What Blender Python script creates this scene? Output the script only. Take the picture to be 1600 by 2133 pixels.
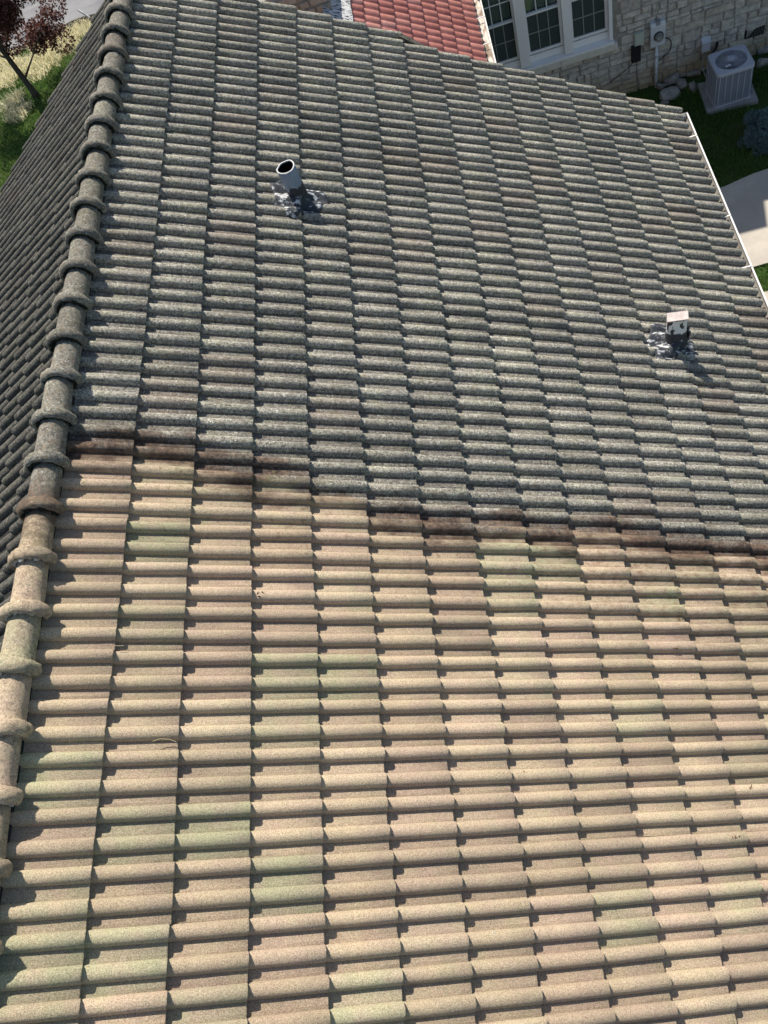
import bpy, math, random
import numpy as np
from mathutils import Vector, Matrix

# ---------------------------------------------------------------- scene, camera, light
sc = bpy.context.scene
for o in list(bpy.data.objects): bpy.data.objects.remove(o, do_unlink=True)
col = sc.collection
F = 1607.046                                    # focal length in photo pixels (photo 1600 x 2133)
CW = np.array([[0.9575892, -0.1970882, -0.2101883],
               [-0.0741210, -0.8734183, 0.4812968],
               [-0.2784402, -0.4453052, -0.8509843]])   # camera (right, down, forward) -> world
CP = np.array([3.08761, -9.20297, 3.68115])
cam_d = bpy.data.cameras.new('camera'); cam = bpy.data.objects.new('camera', cam_d); col.objects.link(cam)
cam_d.sensor_fit = 'VERTICAL'; cam_d.sensor_height = 36.0; cam_d.lens = 36.0 * F / 2133.0
cam_d.clip_start = 0.1; cam_d.clip_end = 2000
cam.matrix_world = Matrix(((CW[0,0], -CW[0,1], -CW[0,2], CP[0]), (CW[1,0], -CW[1,1], -CW[1,2], CP[1]),
                           (CW[2,0], -CW[2,1], -CW[2,2], CP[2]), (0, 0, 0, 1)))
sc.camera = cam
SUN = Vector((-0.125, 0.32, 0.46)).normalized()          # towards the sun
sun_el = math.asin(SUN.z); sun_rot = math.atan2(SUN.x, SUN.y)
world = bpy.data.worlds.new('World'); sc.world = world; world.use_nodes = True
wn = world.node_tree.nodes; wl = world.node_tree.links
sky = wn.new('ShaderNodeTexSky'); sky.sky_type = 'NISHITA'; sky.sun_disc = False
sky.sun_elevation = sun_el; sky.sun_rotation = sun_rot; sky.air_density = 1.0; sky.dust_density = 0.8; sky.ozone_density = 1.0
bg = wn['Background']; bg.inputs['Strength'].default_value = 0.095
wl.new(sky.outputs[0], bg.inputs['Color'])
sun_d = bpy.data.lights.new('sun', 'SUN'); sun_d.energy = 5.0; sun_d.angle = math.radians(0.53); sun_d.color = (1.0, 0.94, 0.85)
sun = bpy.data.objects.new('sun', sun_d); col.objects.link(sun)
sun.rotation_euler = SUN.to_track_quat('Z', 'Y').to_euler(); sun.location = (-6, 14, 20)
vs = sc.view_settings; vs.view_transform = 'Standard'; vs.look = 'None'; vs.gamma = 1.0; vs.use_curve_mapping = False; vs.exposure = 0.6
sc.render.engine = 'CYCLES'

# ---------------------------------------------------------------- geometry of the place
TH = 0.5544541                                   # roof pitch
SV = np.array([math.cos(TH), 0, -math.sin(TH)]); NV = np.array([math.sin(TH), 0, math.cos(TH)])
E_ = 0.42; PIT = 0.1516298; STEP = 0.039         # course exposure, roll pitch, height of a tail above the next course
B0 = -0.30                                       # ridge, in courses above course line 0
APEX = SV * (B0 * E_)
ZG = -7.66                                       # ground
YW = 5.97                                        # neighbour's stone wall
def ray(px, py):
    d = CW @ np.array([(px - 800) / F, (py - 1066.5) / F, 1.0]); return d / np.linalg.norm(d)
def at_z(px, py, z): d = ray(px, py); return CP + d * ((z - CP[2]) / d[2])
def at_y(px, py, y): d = ray(px, py); return CP + d * ((y - CP[1]) / d[1])
def on_roof(px, py, h=0.0): d = ray(px, py); return CP + d * ((h - CP @ NV) / (d @ NV))
def pix(P):
    c = CW.T @ (np.asarray(P, float) - CP); return 800 + F * c[0] / c[2], 1066.5 + F * c[1] / c[2]
rng = np.random.default_rng(7); random.seed(7)

# ---------------------------------------------------------------- mesh helpers
class MB:
    def __init__(s): s.v = []; s.f = []
    def add(s, vs_, fs):
        n = len(s.v); s.v.extend([tuple(map(float, p)) for p in vs_]); s.f.extend([tuple(i + n for i in f) for f in fs]); return s
    def box(s, a, b):
        x0, y0, z0 = a; x1, y1, z1 = b
        return s.add([(x0,y0,z0),(x1,y0,z0),(x1,y1,z0),(x0,y1,z0),(x0,y0,z1),(x1,y0,z1),(x1,y1,z1),(x0,y1,z1)],
                     [(0,3,2,1),(4,5,6,7),(0,1,5,4),(1,2,6,5),(2,3,7,6),(3,0,4,7)])
    def prism(s, poly, axis, a, b):
        n = len(poly); vs_ = []
        for t in (a, b):
            for (u, w) in poly:
                vs_.append({'x': (t, u, w), 'y': (u, t, w), 'z': (u, w, t)}[axis])
        return s.add(vs_, [tuple(range(n))[::-1], tuple(range(n, 2 * n))] + [(i, (i + 1) % n, n + (i + 1) % n, n + i) for i in range(n)])
    def tube(s, pts, rad, n=6, cap=True):
        pts = [Vector(p) for p in pts]; rad = rad if hasattr(rad, '__len__') else [rad] * len(pts)
        vs_ = []; fs = []; up = None
        for i, p in enumerate(pts):
            t = (pts[min(i + 1, len(pts) - 1)] - pts[max(i - 1, 0)]).normalized()
            if up is None: up = t.orthogonal().normalized()
            up = (up - t * up.dot(t)).normalized(); w = t.cross(up)
            for k in range(n):
                a = 2 * math.pi * k / n; vs_.append(p + (up * math.cos(a) + w * math.sin(a)) * rad[i])
        for i in range(len(pts) - 1):
            for k in range(n):
                fs.append((i * n + k, i * n + (k + 1) % n, (i + 1) * n + (k + 1) % n, (i + 1) * n + k))
        if cap: fs += [tuple(range(n))[::-1], tuple(range((len(pts) - 1) * n, len(pts) * n))]
        return s.add(vs_, fs)
    def mesh(s, name, smooth=False):
        m = bpy.data.meshes.new(name); m.from_pydata(s.v, [], s.f); m.update()
        if smooth: m.shade_smooth()
        return m
def obj(name, mesh, mat=None, parent=None, loc=None, rot=None):
    if isinstance(mesh, MB): mesh = mesh.mesh(name)
    if mat is not None and len(mesh.materials) == 0: mesh.materials.append(mat)
    o = bpy.data.objects.new(name, mesh); col.objects.link(o)
    if parent is not None: o.parent = parent
    if loc is not None: o.location = loc
    if rot is not None: o.rotation_euler = rot
    return o
def np_mesh(name, V, Fa, smooth=False, tint=None, tname='tint', sharp=0, pan=None):
    """V (n,3), Fa (m,k) index array"""
    m = bpy.data.meshes.new(name); V = np.asarray(V, np.float32); Fa = np.asarray(Fa, np.int32)
    m.vertices.add(len(V)); m.vertices.foreach_set('co', V.ravel())
    k = Fa.shape[1]; m.loops.add(Fa.size); m.loops.foreach_set('vertex_index', Fa.ravel())
    m.polygons.add(len(Fa)); m.polygons.foreach_set('loop_start', np.arange(0, Fa.size, k, dtype=np.int32))
    m.update(calc_edges=True); m.validate()
    if smooth:
        m.shade_smooth()
        if sharp: m.set_sharp_from_angle(angle=math.radians(sharp))
    if tint is not None:
        a = m.attributes.new(tname, 'FLOAT', 'POINT'); a.data.foreach_set('value', np.asarray(tint, np.float32))
    if pan is not None:
        a = m.attributes.new('pan', 'FLOAT', 'POINT'); a.data.foreach_set('value', np.asarray(pan, np.float32))
    return m
def tag(o, label=None, cat=None, group=None, kind=None):
    if label: o['label'] = label
    if cat: o['category'] = cat
    if group: o['group'] = group
    if kind: o['kind'] = kind
    return o
def empty(name, loc=(0, 0, 0), rz=0):
    o = bpy.data.objects.new(name, None); col.objects.link(o); o.location = loc; o.rotation_euler = (0, 0, rz); o.empty_display_size = .1; return o

# ---------------------------------------------------------------- material helpers
class NT:
    def __init__(s, name, rough=0.9, spec=0.3):
        s.m = bpy.data.materials.new(name); s.m.use_nodes = True; s.t = s.m.node_tree; s.n = s.t.nodes; s.l = s.t.links
        s.p = s.n['Principled BSDF']; s.p.inputs['Roughness'].default_value = rough; s.p.inputs['Specular IOR Level'].default_value = spec
    def set(s, sock, v):
        if isinstance(v, bpy.types.NodeSocket): s.l.new(v, sock)
        elif v is not None:
            try: sock.default_value = v
            except Exception: sock.default_value = (*v, 1.0)
    def math(s, op, a, b=None, c=None, clamp=False):
        n = s.n.new('ShaderNodeMath'); n.operation = op; n.use_clamp = clamp
        for i, v in enumerate((a, b, c)):
            if v is not None: s.set(n.inputs[i], v)
        return n.outputs[0]
    def vmul(s, v, k):
        n = s.n.new('ShaderNodeVectorMath'); n.operation = 'MULTIPLY'; s.set(n.inputs[0], v); s.set(n.inputs[1], k); return n.outputs[0]
    def dot(s, v, k):
        n = s.n.new('ShaderNodeVectorMath'); n.operation = 'DOT_PRODUCT'; s.set(n.inputs[0], v); s.set(n.inputs[1], k); return n.outputs['Value']
    def pos(s): return s.n.new('ShaderNodeNewGeometry').outputs['Position']
    def objc(s): return s.n.new('ShaderNodeTexCoord').outputs['Object']
    def noise(s, vec, scale, detail=3, rough=.55, dim='3D'):
        n = s.n.new('ShaderNodeTexNoise'); s.set(n.inputs['Vector'], vec); n.inputs['Scale'].default_value = scale
        n.inputs['Detail'].default_value = detail; n.inputs['Roughness'].default_value = rough; return n.outputs['Fac']
    def voro(s, vec, scale, out='Distance'):
        n = s.n.new('ShaderNodeTexVoronoi'); s.set(n.inputs['Vector'], vec); n.inputs['Scale'].default_value = scale; return n.outputs[out]
    def ramp(s, fac, stops, interp='LINEAR'):
        n = s.n.new('ShaderNodeValToRGB'); n.color_ramp.interpolation = interp; s.set(n.inputs[0], fac)
        e = n.color_ramp.elements
        while len(e) < len(stops): e.new(0.5)
        for i, (p, c) in enumerate(stops):
            e[i].position = p; e[i].color = (c, c, c, 1) if not hasattr(c, '__len__') else (*c, 1)
        return n.outputs['Color']
    def mix(s, fac, a, b, mode='MIX'):
        n = s.n.new('ShaderNodeMix'); n.data_type = 'RGBA'; n.blend_type = mode
        s.set(n.inputs[0], fac); s.set(n.inputs[6], a); s.set(n.inputs[7], b); return n.outputs[2]
    def mapr(s, v, a, b, c=0.0, d=1.0, smooth=True):
        n = s.n.new('ShaderNodeMapRange'); n.interpolation_type = 'SMOOTHSTEP' if smooth else 'LINEAR'
        for i, x in enumerate((v, a, b, c, d)): s.set(n.inputs[i], x)
        return n.outputs[0]
    def attr(s, name, typ='GEOMETRY'):
        n = s.n.new('ShaderNodeAttribute'); n.attribute_name = name; n.attribute_type = typ; return n.outputs['Fac']
    def bump(s, h, strength=.4, dist=.004, prev=None):
        n = s.n.new('ShaderNodeBump'); s.set(n.inputs['Height'], h); n.inputs['Strength'].default_value = strength; n.inputs['Distance'].default_value = dist
        if prev is not None: s.l.new(prev, n.inputs['Normal'])
        return n.outputs[0]
    def done(s, color, normal=None):
        s.set(s.p.inputs['Base Color'], color)
        if normal is not None: s.l.new(normal, s.p.inputs['Normal'])
        return s.m

def simple(name, c, rough=.6, spec=.4, metal=0, var=.12, scale=20, bump=0.0, bscale=150):
    t = NT(name, rough, spec); t.p.inputs['Metallic'].default_value = metal
    P = t.objc(); n = t.noise(P, scale, 4)
    cc = t.mix(n, tuple(x * (1 - var * 1.6) for x in c), tuple(min(1, x * (1 + var * 1.6)) for x in c))
    return t.done(cc, t.bump(t.noise(P, bscale, 3), bump, .003) if bump else None)

# boundary of the cleaned area: row of rolls against course
BOUND = [(-1.0, 41.2), (-.1, 40.0), (1.0, 39.7), (1.9, 39.9), (2.05, 40.4), (3.0, 41.1), (4.0, 41.7), (5.1, 42.4), (6.0, 42.8), (7.1, 43.0), (8.9, 42.8), (9.9, 42.8), (12.3, 43.3), (13.4, 43.8), (16, 44.6)]
def tile_material(name, left=False, cap=False):
    t = NT(name, .93, .25)
    P = t.pos()
    tint = t.math('ADD', t.attr('tint'), t.attr('tint', 'OBJECT'))
    s = t.dot(P, tuple(SV)); row = t.math('DIVIDE', t.dot(P, (0, -1, 0)), PIT)
    rnd2 = t.math('FRACT', t.math('MULTIPLY', tint, 17.31))
    rnd3 = t.math('FRACT', t.math('MULTIPLY', tint, 41.77))
    fine = t.noise(P, 150, 3, .75); grain = t.noise(P, 520, 2, .6); mid = t.noise(P, 34, 4, .6); big = t.noise(P, 5.5, 3, .5)
    # clean concrete
    tcol = t.math('ADD', tint, t.math('MULTIPLY', t.math('SUBTRACT', t.noise(P, 8, 4, .6), .48), .5), clamp=True)
    clean = t.ramp(tcol, [(0, (.46,.347,.24)), (.2, (.492,.402,.27)), (.38, (.468,.353,.255)), (.55, (.455,.378,.255)), (.7, (.492,.388,.262)), (.86, (.44,.375,.248)), (.95, (.412,.376,.24)), (1, (.385,.368,.232))])
    clean = t.mix(t.mapr(big, .35, .7), clean, t.mix(.45, clean, (.44,.325,.26)))
    clean = t.mix(t.math('MULTIPLY', t.mapr(mid, .5, .75), .4), clean, (.38,.365,.22))
    clean = t.mix(t.mapr(fine, .3, .7), t.mix(1.0, clean, (.52,.5,.46), 'MULTIPLY'), t.mix(1.0, clean, (1.34,1.34,1.33), 'MULTIPLY'))
    pits = t.voro(P, 55); clean = t.mix(t.math('MULTIPLY', t.mapr(pits, .11, .05), t.mapr(t.noise(P, 9, 2), .5, .62)), clean, (.12,.1,.07))
    # grown-over concrete
    dirty = t.ramp(t.noise(P, 52, 6, .75), [(.27, (.045,.042,.036)), (.43, (.17,.16,.136)), (.55, (.375,.355,.302)), (.7, (.68,.645,.545))])
    dirty = t.mix(t.math('MULTIPLY', t.mapr(big, .45, .65), .5), dirty, t.mix(1.0, dirty, (1.08,1.12,.98), 'MULTIPLY'))
    dirty = t.mix(t.math('MULTIPLY', t.mapr(mid, .55, .72), .42), dirty, (.38,.385,.31))
    dirty = t.mix(t.math('MULTIPLY', t.mapr(rnd3, .8, 1.0), .35), dirty, (.24,.17,.13))
    dirty = t.mix(t.mapr(fine, .34, .66), t.mix(1.0, dirty, (.42,.41,.4), 'MULTIPLY'), t.mix(1.0, dirty, (1.5,1.49,1.45), 'MULTIPLY'))
    sp = t.voro(P, 42); dirty = t.mix(t.math('MULTIPLY', t.mapr(sp, .26, .17), t.mapr(t.noise(P, 17, 2), .47, .58)), dirty, (.66,.635,.54))
    sp2 = t.voro(P, 95); dirty = t.mix(t.math('MULTIPLY', t.mapr(sp2, .2, .1), t.mapr(t.noise(P, 30, 2), .45, .6)), dirty, (.5,.49,.42))
    dirty = t.mix(t.math('MULTIPLY', t.mapr(t.noise(P, 1.4, 4, .6), .5, .68), .5), dirty, t.mix(1.0, dirty, (1.35,1.35,1.28), 'MULTIPLY'))
    dirty = t.mix(t.math('MULTIPLY', t.mapr(t.noise(t.vmul(P, (1, 7, 1)), 1.6, 4, .6), .54, .7), .6), dirty, t.mix(1.0, dirty, (.55,.54,.53), 'MULTIPLY'))
    if not cap: dirty = t.mix(t.math('MULTIPLY', t.attr('pan'), .75), dirty, t.mix(1.0, dirty, (.66,.66,.67), 'MULTIPLY'))  # grimy pans darkened further to deepen the shade between rolls
    else: dirty = t.mix(1.0, dirty, (.72,.725,.73), 'MULTIPLY')
    bright = t.math('ADD', t.math('MULTIPLY', rnd2, .3), .85)
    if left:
        colr = t.mix(1.0, dirty, (.28,.28,.282), 'MULTIPLY')  # the left slope's shade is darkened into the growth colour
    else:
        w = t.math('MULTIPLY', t.math('ADD', s, E_), 1 / (17 * E_))
        stops = [((b + 1) / 17, (r - 36) / 12) for b, r in BOUND]
        bd = t.math('ADD', t.math('MULTIPLY', t.ramp(w, stops), 12), 36)
        if cap: bd = 43.6
        wav = t.math('MULTIPLY', t.math('SUBTRACT', t.noise(t.vmul(P, (3.2, 10, 3.2)), 1, 5, .65), .5), 4.2)
        step_ = t.math('MULTIPLY', t.math('SUBTRACT', rnd2, .5), .7)
        d = t.math('ADD', t.math('ADD', t.math('SUBTRACT', row, bd), wav), step_)
        colr = t.mix(t.mapr(d, -.25, .35), dirty, clean)
        band = t.math('MULTIPLY', t.mapr(d, -1.7, -.3), t.mapr(d, 1.6, .2))
        brown = t.ramp(mid, [(.32, (.02,.012,.009)), (.52, (.075,.042,.03)), (.7, (.2,.125,.085))])
        band = t.math('MULTIPLY', band, t.mapr(t.noise(P, 2.3, 3, .6), .34, .55, .5, 1.0))
        colr = t.mix(t.math('MULTIPLY', band, .85), colr, brown)
        # remains of growth just below the line
        rest = t.math('MULTIPLY', t.mapr(d, 13.0 if cap else 8.5, .5), t.mapr(t.noise(P, 26, 5, .75), .45 if cap else .52, .66))
        rr2 = t.math('MULTIPLY', t.math('MULTIPLY', t.mapr(s, 6.5 * E_, 10 * E_), t.math('MULTIPLY', t.mapr(d, 11, .5), t.mapr(d, -.6, .4))), t.mapr(t.noise(t.vmul(P, (1, 2.2, 1)), 13, 5, .7), .46, .66))
        if not cap: colr = t.mix(t.math('MULTIPLY', rr2, .6), colr, (.2,.11,.075))
        colr = t.mix(t.math('MULTIPLY', rest, .65 if cap else .6), colr, (.15,.1,.06))
    colr = t.mix(1.0, colr, bright, 'MULTIPLY')
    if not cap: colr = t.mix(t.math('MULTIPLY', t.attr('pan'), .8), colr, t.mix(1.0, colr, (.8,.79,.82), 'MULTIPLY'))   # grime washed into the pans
    if cap: colr = t.mix(t.math('MULTIPLY', t.mapr(t.noise(P, 44, 5, .75), .48, .64), .55), colr, (.085,.08,.065)); colr = t.mix(t.math('MULTIPLY', t.mapr(t.noise(P, 9, 4, .7), .5, .68), .4), colr, (.17,.155,.12))
    # green algae in spots
    alg = t.math('MULTIPLY', t.mapr(t.noise(P, 3.1, 2), .6, .72), t.mapr(t.noise(P, 26, 3), .52, .68))
    colr = t.mix(t.math('MULTIPLY', alg, .25), colr, (.19,.24,.1))
    nb = t.bump(t.math('ADD', fine, t.math('MULTIPLY', grain, .6)), .75, .006)
    nb = t.bump(mid, .35, .006, nb)
    return t.done(colr, nb)
M_TILE = tile_material('concrete_tile'); M_TILE_L = tile_material('grown_over_shaded_tile', left=True); M_CAP = tile_material('ridge_concrete', cap=True)

# ---------------------------------------------------------------- ground, street, driveway
def ground_mat():
    t = NT('soil_and_turf', .95, .1); P = t.pos()
    c = t.ramp(t.noise(P, 1.6, 5, .6), [(.3, (.028,.055,.012)), (.5, (.038,.07,.015)), (.64, (.05,.065,.022)), (.8, (.075,.065,.035))])
    c = t.mix(t.noise(P, 40, 4), t.mix(1.0, c, (.5,.5,.5), 'MULTIPLY'), t.mix(1.0, c, (1.4,1.4,1.4), 'MULTIPLY'))
    return t.done(c, t.bump(t.noise(P, 60, 4), .6, .02))
g = MB(); g.add([(-400,-400,ZG),(400,-400,ZG),(400,400,ZG),(-400,400,ZG)], [(0,1,2,3)])
tag(obj('ground', g, ground_mat()), kind='structure')

def sheet(name, poly, z, th, mat):
    b = MB(); b.prism([(p[0], p[1]) for p in poly], 'z', z - th, z); return obj(name, b, mat)
def concrete_mat(name, c, dark, sc_=1.0):
    t = NT(name, .9, .25); P = t.pos()
    k = t.mix(t.mapr(t.noise(P, 1.3 * sc_, 5, .65), .3, .75), dark, c)
    k = t.mix(t.mapr(t.noise(P, 160, 3), .3, .7), t.mix(1.0, k, (.82,.82,.82), 'MULTIPLY'), t.mix(1.0, k, (1.12,1.12,1.12), 'MULTIPLY'))
    sp = t.voro(P, 30); k = t.mix(t.math('MULTIPLY', t.mapr(sp, .12, .06), .5), k, tuple(x * .45 for x in c))
    return t.done(k, t.bump(t.noise(P, 180, 3), .3, .003))
M_CONC = concrete_mat('driveway_concrete', (.47,.42,.35), (.36,.325,.275))
# driveway edge follows the photograph's curve
top_edge = [at_z(x, y, ZG + .04) for x, y in ((1440, 408), (1480, 397), (1510, 388), (1540, 374), (1570, 361), (1600, 351), (1640, 338), (1700, 322))]
bot_edge = [at_z(x, y, ZG + .04) for x, y in ((1500, 577), (1545, 563), (1572, 555), (1600, 547), (1660, 531))]
poly = [(p[0], p[1]) for p in top_edge] + [(24, 2.9), (24, .45)] + [(p[0], p[1]) for p in bot_edge[::-1]] + [(5.4, bot_edge[0][1] - .1), (5.4, top_edge[0][1] - .1)]
tag(sheet('driveway', poly, ZG + .04, .12, M_CONC), kind='structure')
w2 = [at_z(x, y, ZG + .03) for x, y in ((1574, 612), (1600, 606))]; w2 = w2 + [np.array([16, w2[1][1] + .05, 0]), np.array([16, w2[1][1] - .85, 0]), np.array([w2[0][0] - .1, w2[0][1] - .9, 0])]
tag(sheet('path', [(p[0], p[1]) for p in w2], ZG + .03, .1, M_CONC), kind='structure')

t = NT('asphalt', .85, .3); P = t.pos()
c = t.mix(t.mapr(t.noise(P, .5, 4, .6), .3, .7), (.105,.105,.112), (.18,.178,.18))
c = t.mix(t.mapr(t.noise(t.vmul(P, (.3, 1.2, 1)), 1.1, 4, .6), .45, .7), c, (.21,.205,.2))
c = t.mix(t.noise(P, 60, 3), t.mix(1.0, c, (.7,.7,.7), 'MULTIPLY'), t.mix(1.0, c, (1.3,1.3,1.3), 'MULTIPLY'))
M_ASPH = t.done(c, t.bump(t.noise(P, 90, 3), .4, .006))
st_edge = [at_z(x, y, ZG + .01) for x, y in ((-160, 150), (-60, 118), (0, 112), (45, 104), (80, 92), (105, 80), (130, 64), (155, 52), (180, 44), (215, 36), (270, 26))]
poly = [(p[0], p[1]) for p in st_edge] + [(30, st_edge[-1][1] + 6), (30, 60), (-60, 60), (-60, st_edge[0][1])]
tag(sheet('street', poly, ZG + .012, .1, M_ASPH), kind='structure')
M_EDGING = simple('dark_edging', (.035,.03,.027), .9, .2, var=.5, scale=8, bump=.6, bscale=40)
b = MB(); ep = [(p[0], p[1] - .03, ZG + .045 + .02 * math.sin(i * 2.1)) for i, p in enumerate(st_edge)]
b.tube(ep, [.12 + .03 * math.sin(i * 1.7) for i in range(len(ep))], 7)
tag(obj('edging', b, M_EDGING), 'dark curved edging between dry grass and grey street', 'edging')

# ---------------------------------------------------------------- grass
def blades(name, pts, hmin, hmax, wid, lean, tint, mat, seed):
    r = np.random.default_rng(seed); n = len(pts)
    a = r.uniform(0, 2 * np.pi, n); h = r.uniform(hmin, hmax, n); ln = r.uniform(.2, 1, n) * lean * h
    la = r.uniform(0, 2 * np.pi, n); w = wid * r.uniform(.6, 1.3, n)
    dx, dy = np.cos(a) * w, np.sin(a) * w; lx, ly = np.cos(la) * ln, np.sin(la) * ln
    V = np.zeros((n, 5, 3)); V[:, 0] = pts; V[:, 0, 0] -= dx; V[:, 0, 1] -= dy; V[:, 1] = pts; V[:, 1, 0] += dx; V[:, 1, 1] += dy
    mid = pts + np.stack([lx * .35, ly * .35, h * .6], 1)
    V[:, 2] = mid; V[:, 2, 0] += dx * .8; V[:, 2, 1] += dy * .8; V[:, 3] = mid; V[:, 3, 0] -= dx * .8; V[:, 3, 1] -= dy * .8
    V[:, 4] = pts + np.stack([lx, ly, h * np.sqrt(np.clip(1 - (ln / h) ** 2 * .5, .2, 1))], 1)
    k = np.arange(n)[:, None] * 5
    Fa = np.concatenate([k + [[0, 1, 2]], k + [[0, 2, 3]], k + [[3, 2, 4]]])
    return obj(name, np_mesh(name, V.reshape(-1, 3), Fa, tint=np.repeat(tint, 5)), mat)
def blade_mat(name, stops, trans=.35):
    t = NT(name, .7, .25); tn = t.attr('tint'); c = t.ramp(tn, stops); m = t.done(c)
    tr = t.n.new('ShaderNodeBsdfTranslucent'); t.l.new(c, tr.inputs[0]); mx = t.n.new('ShaderNodeMixShader'); mx.inputs[0].default_value = trans
    t.l.new(t.p.outputs[0], mx.inputs[1]); t.l.new(tr.outputs[0], mx.inputs[2]); t.l.new(mx.outputs[0], t.n['Material Output'].inputs[0]); return m
M_GRASS = blade_mat('grass_blades', [(0, (.045,.1,.017)), (.5, (.095,.185,.035)), (.85, (.15,.23,.05)), (1, (.27,.26,.1))])
M_STRAW = blade_mat('straw', [(0, (.52,.44,.24)), (.4, (.76,.68,.42)), (1, (.88,.83,.6))], .4)
def scatter(n, x0, x1, y0, y1, keep, seed):
    r = np.random.default_rng(seed); p = np.stack([r.uniform(x0, x1, n), r.uniform(y0, y1, n), np.full(n, ZG)], 1); return p[keep(p, r)]
def vnoise(p, s, seed):
    r = np.random.default_rng(seed); out = np.zeros(len(p))
    for k in range(6):
        d = r.normal(size=2) * s * (1 + .5 * k); out += np.sin(p[:, 0] * d[0] + p[:, 1] * d[1] + r.uniform(0, 6.28)) / (1 + .4 * k)
    return out / 2.5
def poly_in(p, poly):
    c = np.zeros(len(p), bool); n = len(poly)
    for i in range(n):
        (x0, y0), (x1, y1) = poly[i], poly[(i + 1) % n]
        k = ((y0 > p[:, 1]) != (y1 > p[:, 1])) & (p[:, 0] < (x1 - x0) * (p[:, 1] - y0) / (y1 - y0 + 1e-12) + x0); c ^= k
    return c
drive_poly = [(p[0], p[1]) for p in top_edge] + [(24, 2.9), (24, .45)] + [(p[0], p[1]) for p in bot_edge[::-1]] + [(5.4, .3), (5.4, 2.2)]
bare = [(np.array(at_z(1545, 268, ZG))[:2], .28), (np.array(at_z(1592, 215, ZG))[:2], .3), (np.array(at_z(1375, 205, ZG))[:2], .35), (np.array(at_z(1430, 160, ZG))[:2], .35), (np.array(at_z(1520, 190, ZG))[:2], .44)]
def keep_r(p, r):
    k = ~poly_in(p, drive_poly) & ~poly_in(p, [(q[0], q[1]) for q in w2]) & (p[:, 1] < YW - .25)
    for c, rad in bare: k &= np.hypot(p[:, 0] - c[0], p[:, 1] - c[1]) > rad * (.75 + .35 * r.uniform(size=len(p)))
    k &= (vnoise(p, 2.2, 3) + r.normal(size=len(p)) * .35) > -.75
    return k
p = np.concatenate([scatter(52000, 6.0, 10.2, -1.2, YW, keep_r, 11), scatter(45000, 5.9, 15, -9, YW, lambda p, r: keep_r(p, r) & ~((p[:, 0] < 10.2) & (p[:, 1] > -1.2)), 14)])
tn = np.clip(.4 + .22 * vnoise(p, 3, 5) + np.random.default_rng(2).normal(size=len(p)) * .2, 0, 1)
tag(blades('lawn_grass', p, .04, .11, .0045, .9, tn, M_GRASS, 21), 'green lawn grass between stone wall and concrete driveway', 'grass', kind='stuff')
street_poly = [(q[0], q[1]) for q in st_edge] + [(30, 60), (-60, 60)]
straw_c = [(at_z(125, 92, ZG)[:2], 1.3), (at_z(152, 72, ZG)[:2], 1.0), (at_z(105, 120, ZG)[:2], .6), (at_z(60, 138, ZG)[:2], .6), (at_z(18, 165, ZG)[:2], .7), (at_z(40, 240, ZG)[:2], .55), (at_z(28, 215, ZG)[:2], .5), (at_z(85, 150, ZG)[:2], .6), (at_z(0, 150, ZG)[:2], 1.0)]
def straw_d(p): return np.max(np.stack([1 - np.hypot(p[:, 0] - c[0], p[:, 1] - c[1]) / rad for c, rad in straw_c]), 0)
p = scatter(150000, -18, -4.0, 0, 18, lambda p, r: ~poly_in(p, street_poly) & (straw_d(p) + r.normal(size=len(p)) * .25 < .25), 12)
tn = np.clip(.5 + .25 * vnoise(p, 1.6, 9) + np.random.default_rng(4).normal(size=len(p)) * .2, 0, 1)
tag(blades('lawn_grass', p, .05, .15, .009, .9, tn, M_GRASS, 22), 'sunlit green lawn grass under the red-leaved tree', 'grass', kind='stuff')
p = scatter(70000, -14.5, -4.5, 8, 18, lambda p, r: ~poly_in(p, street_poly) & (straw_d(p) + r.normal(size=len(p)) * .12 + vnoise(p, 4, 8) * .2 > .22), 13)
tn = np.clip(.6 + np.random.default_rng(6).normal(size=len(p)) * .25, 0, 1)
tag(blades('dry_grass', p, .1, .3, .008, 1.2, tn, M_STRAW, 23), 'bleached straw-coloured dry grass beside the street edging', 'grass', kind='stuff')

# ---------------------------------------------------------------- our house and its tiled roof
RW = .0425; RH = .047; BS = .008
def roll(u): return (max(0.0, 1 - abs(u) ** 2.3)) ** .52
US = [1, .975, .88, .66, .36, 0, -.36, -.66, -.88, -.975, -1]
def profile(n_rolls=2):
    """(y, z, isB) from far to near; z = 0 on the crest, pans at -RH"""
    out = []
    for k in range(n_rolls):
        c = -k * (PIT + BS) if k == 0 else -(PIT + BS)
        wdt = RW * (1.0 if k == 0 else 1.04)
        for u in US: out.append((c + u * wdt, -RH + RH * roll(u), k))
        end = (-(PIT + BS) + RW * 1.04) if k == 0 and n_rolls == 2 else (-(n_rolls * PIT) + RW)
        a = c - wdt; L = a - end
        out.append((a - L * .68, -RH, k)); out.append((a - L * .70, -RH + .0022, k))
        if k == n_rolls - 1: out.append((end - .004, -RH - .0005, k))
    return out
def prof_z(y):
    y = -((-y) % (2 * PIT)) if y <= RW else y
    y = ((y - RW) % (2 * PIT)) - 2 * PIT + RW
    if abs(y) <= RW: return -RH + RH * roll(y / RW)
    if abs(y + PIT + BS) <= RW * 1.04: return -RH + RH * roll((y + PIT + BS) / (RW * 1.04))
    return -RH
def surf(s, Y):
    b = math.ceil(s / E_); tt = (s - (b - 1) * E_) / E_
    return prof_z(Y) - STEP * (1 - tt)
THK = .0345
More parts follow.
